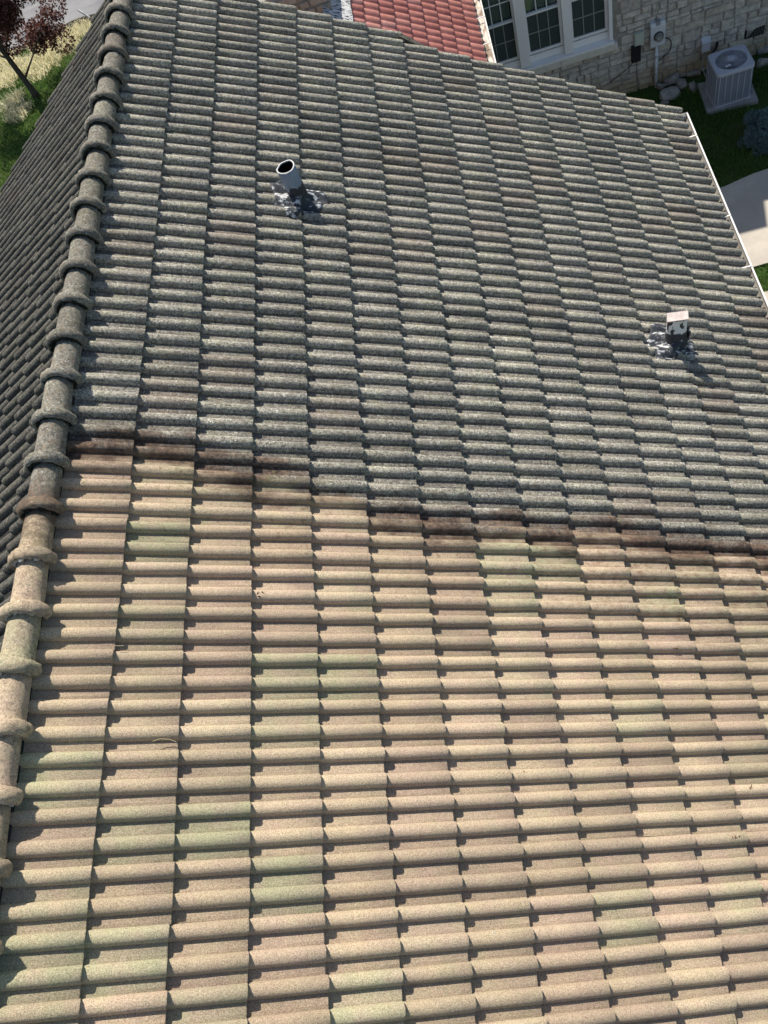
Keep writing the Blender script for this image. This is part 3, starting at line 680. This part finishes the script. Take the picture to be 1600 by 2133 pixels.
N(obj('window_sill', MB().prism([(yf - .075, wz0 - .035), (yf - .075, wz0 + .003), (yf + .1, wz0 + .029), (yf + .17, wz0 + .029), (yf + .17, wz0 - .035)], 'x', wx0, wx1 + .02), M_VINYL))
for x0, x1 in ((3.46, 5.02), (5.025, 6.13)):
    N(obj('stone_sill', MB().prism([(yf - .085, wz0 - .165), (yf - .085, wz0 - .05), (yf - .07, wz0 - .036), (yf + .1, wz0 - .0355), (yf + .1, wz0 - .165)], 'x', x0, x1 - .003), M_SILL))
# foundation vent
vt = at_y(1572, 66, YW); b = MB().box((vt[0] - .18, YW - .024, vt[2] - .085), (vt[0] + .18, YW + .01, vt[2] + .085))
v = N(obj('wall_vent', b, simple('vent_dark', (.01,.01,.01), .9, .1)))
b = MB()
for i in range(12): xx = vt[0] - .165 + i * .03; b.box((xx, YW - .034, vt[2] - .08), (xx + .008, YW - .025, vt[2] + .08))
o = obj('vent_bars', b, simple('vent_metal', (.13,.13,.12), .6, .4), v); o.matrix_parent_inverse = Matrix.Identity(4)

# ---------------------------------------------------------------- things on and by the stone wall
M_METER = simple('meter_grey', (.56,.58,.6), .5, .4, var=.06, scale=8)
def wpt(px, py, off): return at_y(px, py, YW - .03 - off)
a, c = wpt(1356, 52, .1), wpt(1385, 92, .1); mx0, mx1, mz0, mz1 = a[0], c[0], c[2], a[2]
m = empty('electric_meter', ((mx0 + mx1) / 2, YW - .03, mz0)); tag(m, 'pale grey electric meter box with round glass dial on stone wall', 'meter')
def child(par, name, mb, mat, smooth=False):
    o = obj(name, mb.mesh(name, smooth), mat); o.parent = par; o.matrix_parent_inverse = (Matrix.Translation(par.location) @ Matrix.Rotation(par.rotation_euler.z, 4, 'Z')).inverted(); return o
y0 = YW - .03
child(m, 'cabinet', MB().prism([(y0 + .02, mz0), (y0 - .1, mz0), (y0 - .115, mz0 + .03), (y0 - .115, mz1 - .06), (y0 - .085, mz1), (y0 + .02, mz1)], 'x', mx0, mx1), M_METER)
child(m, 'hasp', MB().box(((mx0 + mx1) / 2 - .04, y0 - .11, mz1 - .05), ((mx0 + mx1) / 2 + .04, y0 - .02, mz1 + .025)), simple('galvanised', (.32,.33,.34), .5, .5, metal=.4))
dc = ((mx0 + mx1) / 2 + .01, (mz0 + mz1) / 2 - .02)
def disc(cx, cz, R, y_a, y_b, n=24): return MB().prism([(cx + R * math.cos(2 * math.pi * i / n), cz + R * math.sin(2 * math.pi * i / n)) for i in range(n)][::-1], 'y', y_a, y_b)
child(m, 'dial_ring', disc(dc[0], dc[1], .093, y0 - .14, y0 - .11), simple('black_ring', (.02,.02,.02), .4, .5))
child(m, 'dial', disc(dc[0], dc[1], .078, y0 - .19, y0 - .14), simple('dial_glass', (.2,.2,.19), .2, .5, var=.5, scale=25))
child(m, 'dial_cap', disc(dc[0], dc[1], .05, y0 - .2, y0 - .19), simple('dial_face', (.27,.27,.25), .3, .5, var=.5, scale=30))
pb = wpt(1363, 186, .06); px_ = (mx0 + mx1) / 2 - .01
cd = empty('conduit_pipe', (px_, y0 - .055, ZG)); tag(cd, 'white vertical conduit pipe from the meter down to the ground', 'pipe')
child(cd, 'pipe', MB().tube([(px_, y0 - .055, ZG - .05), (px_, y0 - .055, mz0 + .005)], .032, 12), M_METER, True)
child(cd, 'coupling', MB().tube([(px_, y0 - .055, mz0 - .24), (px_, y0 - .055, mz0 - .16)], .04, 12), M_METER, True)
for k in (.3, .42): child(cd, 'strap', MB().tube([(px_, y0 - .055, ZG + k), (px_, y0 - .055, ZG + k + .012)], .036, 10), simple('strap', (.25,.26,.27), .5, .4), True)
M_BLACK = simple('black_plastic', (.012,.012,.016), .5, .4)
a, c = wpt(1322, 72, .05), wpt(1342, 93, .05)
q = empty('utility_box', ((a[0] + c[0]) / 2, y0, c[2])); tag(q, 'pale green plastic utility box left of the meter', 'box')
child(q, 'body', MB().box((a[0], y0 - .05, c[2]), (c[0], y0 + .02, a[2])), simple('green_grey_plastic', (.42,.45,.38), .5, .4, var=.05))
child(q, 'cover', MB().box((a[0] + .012, y0 - .065, c[2] + .03), (c[0] - .012, y0 - .05, a[2] - .012)), simple('green_grey_cover', (.45,.48,.4), .5, .4, var=.05))
a, c = wpt(1316, 100, .06), wpt(1334, 126, .06)
q = empty('junction_box', ((a[0] + c[0]) / 2, y0, c[2])); tag(q, 'black junction box below the pale green box', 'box')
child(q, 'body', MB().box((a[0], y0 - .06, c[2]), (c[0], y0 + .02, a[2])), M_BLACK); child(q, 'lid', MB().box((a[0] - .006, y0 - .072, c[2] - .004), (c[0] + .006, y0 - .06, a[2] + .004)), M_BLACK)
bx = (a[0] + c[0]) / 2
pts = [wpt(x, y, .012) for x, y in ((1322, 126), (1313, 137), (1300, 149), (1285, 161), (1270, 172))]
tag(obj('cable', MB().tube(pts, .007, 6), M_BLACK), 'thin black cable running down left from the junction box', 'cable')
pts = [wpt(x, y, .012) for x, y in ((1326, 127), (1327, 150), (1327, 172), (1328, 190))]
tag(obj('cable', MB().tube(pts, .006, 6), simple('grey_cable', (.12,.12,.11), .6, .3)), 'thin grey cable hanging straight below the junction box', 'cable')
pts = [wpt(x, y, .03) for x, y in ((1385, 79), (1393, 80), (1398, 86), (1398, 96), (1396, 105), (1390, 112), (1381, 119), (1372, 127))]
tag(obj('cable', MB().tube(pts, .011, 6), M_BLACK), 'black looped cable on the right side of the meter', 'cable')
a, c = wpt(1464, 86, .08), wpt(1479, 105, .08)
q = empty('disconnect_box', ((a[0] + c[0]) / 2, y0, c[2])); tag(q, 'small blue-grey disconnect box on wall left of air conditioner', 'box')
M_ACGREY = simple('ac_grey_paint', (.42,.44,.48), .45, .4, var=.06, scale=6)
child(q, 'body', MB().box((a[0], y0 - .08, c[2]), (c[0], y0 + .02, a[2] - .03)), M_METER)
child(q, 'hood', MB().prism([(y0 + .02, a[2] - .03), (y0 - .095, a[2] - .07), (y0 - .095, a[2] - .05), (y0 + .02, a[2] + .01)], 'x', a[0] - .008, c[0] + .008), M_METER)
pts = [wpt(x, y, .03) for x, y in ((1467, 107), (1466, 118), (1464, 132), (1464, 142))] + [at_z(1469, 158, ZG + .1), at_z(1478, 165, ZG + .25)]
tag(obj('cable', MB().tube(pts, .012, 6), simple('grey_whip', (.3,.29,.26), .6, .3)), 'grey flexible cable from disconnect box to air conditioner', 'cable')
pts = [wpt(x, y, .02) for x, y in ((1494, 88), (1493, 96), (1489, 104))] + [wpt(1482, 112, .1)]
tag(obj('pipe_insulation', MB().tube(pts, .025, 7), M_BLACK), 'black insulated line entering the wall behind air conditioner', 'pipe')

# air conditioner
fl, fr = at_z(1489, 226, ZG + .07), at_z(1564, 203, ZG + .07)
u = (fr - fl); wid = float(np.linalg.norm(u)); ang = math.atan2(u[1], u[0]); hac = .70
ac = empty('air_conditioner', tuple(fl), ang); tag(ac, 'grey outdoor air conditioner unit with round fan grille on concrete pad', 'air conditioner')
def rrect(x0, x1, y0_, y1_, R, n=5):
    out = []
    for (cx, cy, a0) in ((x1 - R, y0_ + R, -90), (x1 - R, y1_ - R, 0), (x0 + R, y1_ - R, 90), (x0 + R, y0_ + R, 180)):
        for i in range(n + 1): a_ = math.radians(a0 + 90 * i / n); out.append((cx + R * math.cos(a_), cy + R * math.sin(a_)))
    return out
def acpart(name, mb, mat, smooth=False): return obj(name, mb.mesh(name, smooth), mat, ac)
W_ = wid; D_ = wid
M_COIL = simple('coil_dark', (.07,.08,.1), .6, .4, var=.3, scale=60)
acpart('coil', MB().prism(rrect(.018, W_ - .018, .018, D_ - .018, .05), 'z', .03, hac - .05), M_COIL)
acpart('base_pan', MB().prism(rrect(-.008, W_ + .008, -.008, D_ + .008, .06), 'z', 0, .035), M_ACGREY)
lv = MB(); nl = 26
for i in range(nl):
    z0 = .045 + i * (hac - .1) / nl; lv.prism(rrect(.004, W_ - .004, .004, D_ - .004, .055, 3), 'z', z0, z0 + .009)
acpart('louver_panel', lv, simple('louver_grey', (.33,.35,.39), .5, .4, var=.05))
for i in range(6):
    xx = .05 + i * (W_ - .1) / 5; acpart('rib', MB().box((xx - .007, -.004, .03), (xx + .007, .01, hac - .05)), M_ACGREY)
    acpart('rib', MB().box((-.004, xx - .007, .03), (.01, xx + .007, hac - .05)), M_ACGREY)
# top cover with round opening
cx_, cy_ = W_ / 2, D_ / 2; Rf = W_ * .415; no = 48
outer = rrect(-.014, W_ + .014, -.014, D_ + .014, .08, 11)
def ray_rect(a_):
    best = None
    for (x, y) in outer:
        da = abs((math.atan2(y - cy_, x - cx_) - a_ + math.pi) % (2 * math.pi) - math.pi)
        if best is None or da < best[0]: best = (da, x, y)
    return best[1], best[2]
V = []; 
for i in range(no):
    a_ = 2 * math.pi * i / no; x, y = ray_rect(a_); V += [(x, y, hac - .055), (x, y, hac - .012), (cx_ + (x - cx_) * .975, cy_ + (y - cy_) * .975, hac), (cx_ + Rf * 1.03 * math.cos(a_), cy_ + Rf * 1.03 * math.sin(a_), hac + .004), (cx_ + Rf * math.cos(a_), cy_ + Rf * math.sin(a_), hac - .002), (cx_ + Rf * math.cos(a_), cy_ + Rf * math.sin(a_), hac - .09)]
acpart('top_cover', MB().add(V, [(i * 6 + k, ((i + 1) % no) * 6 + k, ((i + 1) % no) * 6 + k + 1, i * 6 + k + 1) for i in range(no) for k in range(5)]), M_ACGREY)
fg = MB(); nb_ = 72
for i in range(nb_):
    a_ = 2 * math.pi * i / nb_; ca, sa = math.cos(a_), math.sin(a_)
    fg.tube([(cx_ + .05 * ca, cy_ + .05 * sa, hac + .02), (cx_ + Rf * .6 * ca, cy_ + Rf * .6 * sa, hac + .016), (cx_ + Rf * 1.01 * ca, cy_ + Rf * 1.01 * sa, hac)], .0022, 4, False)
for R_ in (.35, .68): fg.tube([(cx_ + Rf * R_ * math.cos(2 * math.pi * i / 40), cy_ + Rf * R_ * math.sin(2 * math.pi * i / 40), hac + .013) for i in range(41)], .0025, 4, False)
acpart('fan_grille', fg, M_ACGREY)
acpart('fan_hub', MB().prism([(cx_ + .075 * math.cos(2 * math.pi * i / 24), cy_ + .075 * math.sin(2 * math.pi * i / 24)) for i in range(24)], 'z', hac + .012, hac + .03), simple('hub_grey', (.42,.44,.48), .45, .4))
fb = MB()
for k in range(3):
    a0 = k * 2.094 + .4
    V = []
    for j in range(6):
        for rr in (.06, Rf * .96): a_ = a0 + j * .28; V.append((cx_ + rr * math.cos(a_), cy_ + rr * math.sin(a_), hac - .06 + j * .008))
    fb.add(V, [(2 * j, 2 * j + 2, 2 * j + 3, 2 * j + 1) for j in range(5)])
acpart('fan_blade', fb, simple('blade_grey', (.17,.19,.23), .5, .4))
acpart('rating_plate', MB().add([(cx_ - .16, cy_ - .2, hac + .012), (cx_ - .05, cy_ - .19, hac + .018), (cx_ - .06, cy_ - .14, hac + .022), (cx_ - .15, cy_ - .15, hac + .018)], [(0, 1, 2, 3)]), M_METER)
# concrete pad
pc = [at_z(x, y, ZG + .07) for x, y in ((1473, 234), (1580, 209), (1453, 174))]
p0, px1, py1 = pc; p3 = px1 + py1 - p0
pad = MB().prism([(q[0], q[1]) for q in (p0, px1, p3, py1)], 'z', ZG - .05, ZG + .07)
tag(obj('concrete_pad', pad, concrete_mat('pad_concrete', (.34,.33,.31), (.24,.235,.22), 3)), 'square concrete pad under the air conditioner', 'pad')

# rubble stones
def rock(px, py, sx, sy, sz, rz, seed, label):
    r = np.random.default_rng(seed); import bmesh
    bm = bmesh.new(); n = 22
    for i in range(n):
        v = r.normal(size=3); v /= np.linalg.norm(v); v = np.sign(v) * np.abs(v) ** .6
        bm.verts.new((v[0] * sx, v[1] * sy, v[2] * sz))
    res = bmesh.ops.convex_hull(bm, input=bm.verts); 
    bmesh.ops.delete(bm, geom=[v for v in bm.verts if not v.link_faces], context='VERTS')
    me = bpy.data.meshes.new('stone'); bm.to_mesh(me); bm.free()
    p = at_z(px, py, ZG + sz * .5); o = obj('rubble_stone', me, M_RUB); o.location = (p[0], p[1], ZG + sz * .62); o.rotation_euler = (r.normal() * .15, r.normal() * .15, rz); o['tint'] = float(r.uniform())
    tag(o, label, 'stone', 'rubble stones at the foot of the wall')
t = NT('rubble_limestone', .95, .2); P = t.pos(); c = t.mix(t.attr('tint', 'OBJECT'), (.27,.25,.215), (.38,.35,.3)); c = t.mix(t.mapr(t.noise(P, 14, 4), .3, .7), t.mix(1.0, c, (.65,.65,.65), 'MULTIPLY'), c); M_RUB = t.done(c, t.bump(t.noise(P, 26, 4), .7, .015))
for args in ((1396, 197, .21, .15, .1, .3, 1, 'largest rubble stone in front of the pipe foot'),
             (1398, 166, .17, .13, .09, -.4, 2, 'broad pale rubble stone just right of the conduit pipe'),
             (1420, 176, .1, .14, .08, .2, 3, 'upright-edged rubble stone in middle of the pile'),
             (1417, 153, .2, .11, .07, .1, 4, 'long flat rubble stone against the wall'),
             (1446, 181, .1, .14, .06, .1, 5, 'rubble stone next to the concrete pad edge'),
             (1444, 155, .15, .09, .06, -.3, 6, 'rubble stone furthest right in pile before the pad'),
             (1378, 178, .11, .1, .07, .8, 7, 'dark small rubble stone touching the conduit pipe'),
             (1385, 215, .09, .05, .05, -.5, 8, 'small flat rubble stone nearest the roof edge'),
             (1588, 130, .16, .1, .09, .1, 9, 'pale rubble stone right of the air conditioner'),
             (1591, 103, .16, .08, .08, .0, 10, 'rubble stone against the wall under the vent')): rock(*args)

# blue-green shrub
def leaf_cloud(name, centers, n, size, tintf, mat, seed, flat=.3, aspect=.5):
    r = np.random.default_rng(seed); cs = np.array([c[0] for c in centers]); rd = np.array([c[1] for c in centers])
    k = r.choice(len(cs), n, p=rd ** 2 / (rd ** 2).sum()); d = r.normal(size=(n, 3)); d /= np.linalg.norm(d, axis=1)[:, None]
    P = cs[k] + d * (rd[k] * r.uniform(.45, 1.05, n) ** .6)[:, None]
    a = d + r.normal(size=(n, 3)) * .7; a /= np.linalg.norm(a, axis=1)[:, None]
    b_ = np.cross(a, r.normal(size=(n, 3))); b_ /= np.linalg.norm(b_, axis=1)[:, None]
    L = size * r.uniform(.6, 1.3, n)
    V = np.stack([P, P + a * (L * .5)[:, None] + b_ * (L * aspect * .5)[:, None], P + a * L[:, None], P + a * (L * .5)[:, None] - b_ * (L * aspect * .5)[:, None]], 1)
    Fa = (np.arange(n)[:, None] * 4 + np.arange(4)[None])
    return np_mesh(name, V.reshape(-1, 3), Fa, tint=np.repeat(tintf(r, n), 4))
sb = at_z(1592, 285, ZG)
sh = empty('juniper_shrub', (sb[0], sb[1], ZG)); tag(sh, 'low blue-green juniper shrub beyond the gutter', 'shrub')
r = np.random.default_rng(17); cen = []
while len(cen) < 90:
    x_, y_, z_ = r.uniform(-.42, .42), r.uniform(-.48, .48), r.uniform(.03, .42)
    if (x_ / .42) ** 2 + (y_ / .48) ** 2 + (z_ / .42) ** 2 < 1: cen.append(((x_, y_, z_), .06 + .06 * r.uniform()))
M_JUN = blade_mat('juniper', [(0, (.06,.1,.1)), (.6, (.13,.2,.2)), (1, (.24,.31,.3))], .15)
obj('foliage', leaf_cloud('foliage', cen, 26000, .045, lambda r_, n_: np.clip(r_.normal(.5, .25, n_), 0, 1), M_JUN, 18, aspect=.28), M_JUN, sh)
obj('stem', MB().tube([(0, 0, -.02), (.02, .01, .12), (-.03, .03, .28)], [.03, .022, .012], 6), simple('stem_bark', (.09,.07,.05), .9, .1), sh)

# ---------------------------------------------------------------- lower red-tiled wing
PH = math.radians(35.5); SR = np.array([math.cos(PH), 0, -math.sin(PH)]); NR = np.array([math.sin(PH), 0, math.cos(PH)])
ER, PR = .272, .197
org = CP + ray(1009, 98) * 15.5                   # tail crest of an eaves tile
rw = empty('red_tiled_wing', (float(org[0]) - 1.5, float(org[1]), ZG)); tag(rw, 'lower wing with glazed red tile roof and white gutter', 'building')
def RWp(o): o.parent = rw; o.matrix_parent_inverse = Matrix.Translation(rw.location).inverted(); return o
t = NT('red_clay', .55, .4); P = t.pos(); tn = t.attr('tint', 'OBJECT')
c = t.ramp(tn, [(0, (.4,.145,.115)), (.5, (.45,.175,.14)), (.8, (.5,.205,.16)), (1, (.5,.24,.2))])
c = t.mix(t.mapr(t.noise(P, 14, 4), .4, .75), c, t.mix(1.0, c, (1.25,1.35,1.4), 'MULTIPLY')); c = t.mix(t.noise(P, 120, 3), t.mix(1.0, c, (.85,.85,.85), 'MULTIPLY'), c)
M_RED = t.done(c, t.bump(t.noise(P, 150, 3), .2, .003))
def red_tile(seed):
    pr = []
    for i in range(13):
        f = i / 12; y = PR * .5 - PR * f * 1.0
        zc = .032 * math.cos(2 * math.pi * f) if True else 0
        zc = .038 * (max(0, math.cos(math.pi * (f - .36) / .74)) ** .8 if abs(f - .36) < .37 else 0) - .012 * (math.sin(math.pi * (f - .73) / .27) if f > .73 else 0)
        pr.append((y, zc - .038))
    V = []; xs = [-ER - .05, -.006, 0]
    for j, x in enumerate(xs):
        for y, z in pr: V.append((x, y, z + .028 * x / ER - (.003 if j == 2 else 0)))
    n = len(pr); base = len(V)
    for y, z in pr: V.append((-.001, y, z - .022))
    Fq = [(j * n + i, j * n + i + 1, (j + 1) * n + i + 1, (j + 1) * n + i) for j in range(2) for i in range(n - 1)] + [(2 * n + i, 2 * n + i + 1, base + i + 1, base + i) for i in range(n - 1)]
    m = np_mesh('roof_tile', V, Fq, True); m.materials.append(M_RED); return m
red_m = red_tile(0); r = np.random.default_rng(41)
def rr_(s_, y_, n_): q = org + SR * s_ + NR * n_; return (q[0], org[1] + y_, q[2])
b = MB(); S0 = -9 * ER
b.add([rr_(S0, -3.2, -.1), rr_(-.03, -3.2, -.1), rr_(-.03, 2.0, -.1), rr_(S0, 2.0, -.1), rr_(S0, -3.2, -.13), rr_(-.03, -3.2, -.13), rr_(-.03, 2.0, -.13), rr_(S0, 2.0, -.13)], [(0,1,2,3),(7,6,5,4),(0,4,5,1),(1,5,6,2),(2,6,7,3),(3,7,4,0)])
rdeck = RWp(obj('roof_slope', b, M_DECK)); rdeck['label'] = 'clean red tiled roof slope of the lower wing'
for k in range(9):
    for j in range(-8, 10):
        q = rr_(-k * ER + r.normal() * .003, j * PR, r.normal() * .001)
        o = bpy.data.objects.new('roof_tile', red_m); col.objects.link(o); o.parent = rdeck; o['tint'] = float(r.uniform())
        o.matrix_local = Matrix.Translation(q) @ Matrix.Rotation(PH, 4, 'Y')
# back slope and walls of the wing
top = rr_(S0, 0, -.1)
b = MB(); b.prism([(top[0] - 2.2, top[2] - 1.57), (top[0], top[2]), (top[0], top[2] - .03), (top[0] - 2.2, top[2] - 1.6)], 'y', org[1] - 3.2, org[1] + 2.0); RWp(obj('roof_slope', b, M_RED))
b = MB(); b.box((top[0] - 1.9, org[1] - 3.0, ZG - .1), (org[0] - .25, org[1] + 1.95, org[2] - .28)); RWp(obj('wall', b, M_OURWALL))
# white gutter of the wing
gx, gz = float(org[0]) + .135, float(org[2]) - .045
prof = [(gx - .15, gz), (gx - .15, gz - .1), (gx - .02, gz - .1), (gx, gz - .03), (gx, gz), (gx - .018, gz), (gx - .018, gz - .008), (gx - .012, gz - .03), (gx - .028, gz - .09), (gx - .142, gz - .09), (gx - .142, gz)]
rg = RWp(obj('gutter', MB().prism(prof, 'y', org[1] - 3.2, org[1] + 2.0), M_WHITE))
def RG(o): o.parent = rg; o.matrix_parent_inverse = Matrix.Identity(4); return o
t = NT('gutter_stain', .85, .2); P = t.pos(); c = t.mix(t.mapr(t.noise(t.vmul(P, (1, .35, 1)), 9, 4), .4, .6), (.5,.45,.4), (.2,.15,.11)); M_GST = t.done(c)
RG(obj('gutter_floor', MB().box((gx - .14, org[1] - 3.19, gz - .089), (gx - .03, org[1] + 1.99, gz - .08)), M_GST))
for px, py in ((1000, 37), (1011, 92), (990, -16)):
    yy = at_z(px, py, gz)[1]; RG(obj('bracket', MB().box((gx - .148, yy - .009, gz - .003), (gx - .003, yy + .009, gz + .006)), M_WHITE))
# stone chimney with lead flashing behind the red roof's ridge
cy0 = org[1] - .35; ck = at_y(692, 14, cy0); chx1 = float(ck[0])
ch = empty('stone_chimney', (chx1 - .6, cy0 + .4, float(ck[2]) - .6)); tag(ch, 'rough dark stone chimney at the upper left of the red roof', 'chimney')
child(ch, 'core', MB().box((chx1 - 1.3, cy0 + .03, ck[2] - 2.6), (chx1 - .02, cy0 + 1.6, ck[2] + .4)), M_JOINT)
zz = ck[2] - .5; r = np.random.default_rng(77); M_CHST = simple('chimney_stone', (.3,.28,.24), .95, .2, var=.3, scale=9, bump=.8, bscale=25)
while zz < ck[2] + .32:
    hh_ = float(r.uniform(.12, .2)); xx = chx1 - 1.3
    while xx < chx1 - .05:
        ww = min(float(r.uniform(.16, .34)), chx1 - xx)
        m_ = stone_mesh(ww, hh_, int(zz * 100) % 97 + int(xx * 50) % 31, .04); m_.v = [(v[0] + xx, v[1] + cy0 + .035, v[2] + zz) for v in m_.v]
        child(ch, 'stone', m_, M_CHST); xx += ww
    zz += hh_
M_LEAD = tar_mat('lead_flashing', .42)
lp = []
for j in range(14):
    yy = -3.2 + 5.1 * j / 13
    for q in (-.42, -.3, -.16, -.05, .05): lp.append(rr_(S0 + q + r.normal() * .012, yy, .02 - .25 * max(0, -q - .02) * .2 + r.normal() * .006))
m_ = MB(); m_.add(lp, [(j * 5 + i, j * 5 + i + 1, (j + 1) * 5 + i + 1, (j + 1) * 5 + i) for j in range(13) for i in range(4)])
fl_ = RWp(obj('flashing', m_.mesh('flashing', True), M_LEAD)); fl_['label'] = 'silvery lead flashing strip along the top of the red tiles'

# ---------------------------------------------------------------- red-leaved tree and stake on the left
tb = at_z(78, 203, ZG); tree = empty('red_leaf_tree', (tb[0], tb[1], ZG)); tag(tree, 'young maple tree with dark red leaves beside the street', 'tree')
M_BARK = simple('grey_bark', (.07,.062,.05), .9, .15, var=.3, scale=14, bump=.6, bscale=40)
trunk = MB(); trunk.tube([(0, 0, -.05), (.01, 0, .25), (-.02, .03, .9), (-.04, .05, 1.5), (0, .06, 2.4), (.08, .1, 3.3)], [.14, .095, .08, .07, .05, .02], 9)
r = np.random.default_rng(23); cen = []
def limb(p, d, L, R, lvl):
    pts = [p]; d = Vector(d).normalized()
    for i in range(4):
        d = (d + Vector(r.normal(size=3) * .18) + Vector((0, 0, .05))).normalized(); pts.append(pts[-1] + d * (L / 4))
    trunk.tube(pts, [R, R * .8, R * .6, R * .42, R * .25], 5)
    if lvl == 0:
        cen.append((tuple(pts[-1]), .26 + .12 * r.uniform())); cen.append((tuple(pts[2]), .2)); return
    for q in (2, 3, 4):
        for k in range(2):
            limb(pts[q], d + Vector(r.normal(size=3) * .75), L * .55, R * .45, lvl - 1)
for hgt, a0, L in ((.55, .35, 1.5), (1.2, 2.6, 1.3), (1.35, 0.0, 1.5), (1.45, 5.6, 1.3), (1.7, 4.2, 1.3), (1.8, .5, 1.6), (1.9, 1.4, 1.2), (2.2, 3.4, 1.2), (2.3, 6.0, 1.5), (2.5, 5.2, 1.3), (2.8, .7, 1.3), (3.1, 2.4, .9)):
    limb(Vector((-.03, .05, hgt)), (math.cos(a0), math.sin(a0), .75), L, .035, 1)
obj('trunk', trunk.mesh('trunk', True), M_BARK, tree)
M_RLEAF = blade_mat('red_leaves', [(0, (.05,.02,.017)), (.5, (.12,.045,.036)), (.85, (.23,.1,.075)), (1, (.4,.23,.18))], .3)
obj('crown', leaf_cloud('crown', cen, 34000, .085, lambda r_, n_: np.clip(r_.normal(.45, .28, n_), 0, 1), M_RLEAF, 24, aspect=.6), M_RLEAF, tree)
s0 = at_z(196, 42, ZG + .05); s1 = at_z(163, 21, ZG + .35)
tag(obj('marker_stake', MB().tube([s0, s1], .032, 7), simple('stake_white', (.45,.45,.45), .5, .3, var=.6, scale=6)), 'thin pale leaning marker stake by the street', 'stake')

# leaf litter and droppings lying on the tiles
M_LITTER = simple('dead_leaf', (.16,.1,.055), .9, .15, var=.5, scale=60)
M_DROP = simple('pale_crumb', (.6,.57,.5), .95, .1, var=.4, scale=60)
def litter(px, py, size, n, mat, seed, label, name='dead_leaf', cat='leaf'):
    r = np.random.default_rng(seed); P0 = on_roof(px, py, -.03); s0, Y0 = float(P0 @ SV), float(P0[1]); mb = MB()
    for i in range(n):
        s_ = s0 + r.normal() * size * .6; Y = Y0 + r.normal() * size * .35; h = surf(s_, Y) + .004
        a = r.uniform(0, 6.28); L = size * r.uniform(.4, .8); w = L * r.uniform(.25, .5); u = np.array([math.cos(a), math.sin(a)]); v = np.array([-u[1], u[0]])
        pts = []
        for (f, g_, z_) in ((-.5, 0, .25), (0, -.5, .0), (.5, 0, .3), (0, .5, .05)):
            ss = s_ + u[0] * f * L + v[0] * g_ * w; yy = Y + u[1] * f * L + v[1] * g_ * w; pts.append(SV * ss + NV * (h + z_ * L * r.uniform(.4, 1.2)) + np.array([0, yy, 0]))
        k = len(mb.v); mb.add(pts + [p - NV * .003 for p in pts], [(0,1,2),(0,2,3),(6,5,4),(7,6,4),(0,4,5,1),(1,5,6,2),(2,6,7,3),(3,7,4,0)])
    tag(obj(name, mb, mat), label, cat, 'litter lying on the roof tiles')
for i, (px, py, sz, n, m_, lb) in enumerate((
    (541, 1238, .035, 5, M_LITTER, 'curled dead leaf at a tile lap in the washed area left of centre'),
    (1418, 1284, .03, 6, M_LITTER, 'dark leaf crumbs on right side just below the dirty line'),
    (1405, 1352, .03, 7, M_LITTER, 'spread of leaf crumbs on tile roll near the right edge'),
    (1562, 1642, .03, 5, M_LITTER, 'brown leaf bits at the right edge of the washed tiles'),
    (1092, 1606, .022, 4, M_LITTER, 'small leaf bits right of centre in the washed area'),
    (983, 1580, .02, 3, M_LITTER, 'tiny leaf crumb on washed tile near the centre'),
    (1530, 1745, .024, 5, M_LITTER, 'cluster of dark leaf crumbs at lower right'),
    (658, 1545, .02, 3, M_LITTER, 'pair of dark leaf scraps on a pan below the centre'),
    (1027, 1946, .026, 5, M_DROP, 'pale crumbly dropping on a tile pan near the bottom'),
    (466, 627, .024, 4, M_LITTER, 'brown scrap on the dark tiles below the open vent pipe'),
    (785, 333, .03, 5, M_DROP, 'pale chip of lichen on dark tile right of open vent pipe'))):
    litter(px, py, sz, n, m_, 900 + i, lb)
def twig(pts, label, i):
    P_ = []
    for (px, py) in pts:
        q = on_roof(px, py, -.02); P_.append(q + NV * .012)
    tag(obj('twig', MB().tube(P_, .002, 5), simple('pale_twig', (.42,.35,.2), .9, .1)), label, 'twig', 'litter lying on the roof tiles')
twig(((239, 1346), (250, 1347), (258, 1346)), 'thin straw across the lap of the second tile course on left', 0)
twig(((318, 1545), (333, 1540), (352, 1541), (367, 1546)), 'curved pale twig on the tiles at lower left', 1)
twig(((430, 832), (452, 836), (480, 846)), 'thin twig lying on dark tiles above the dirty line', 2)
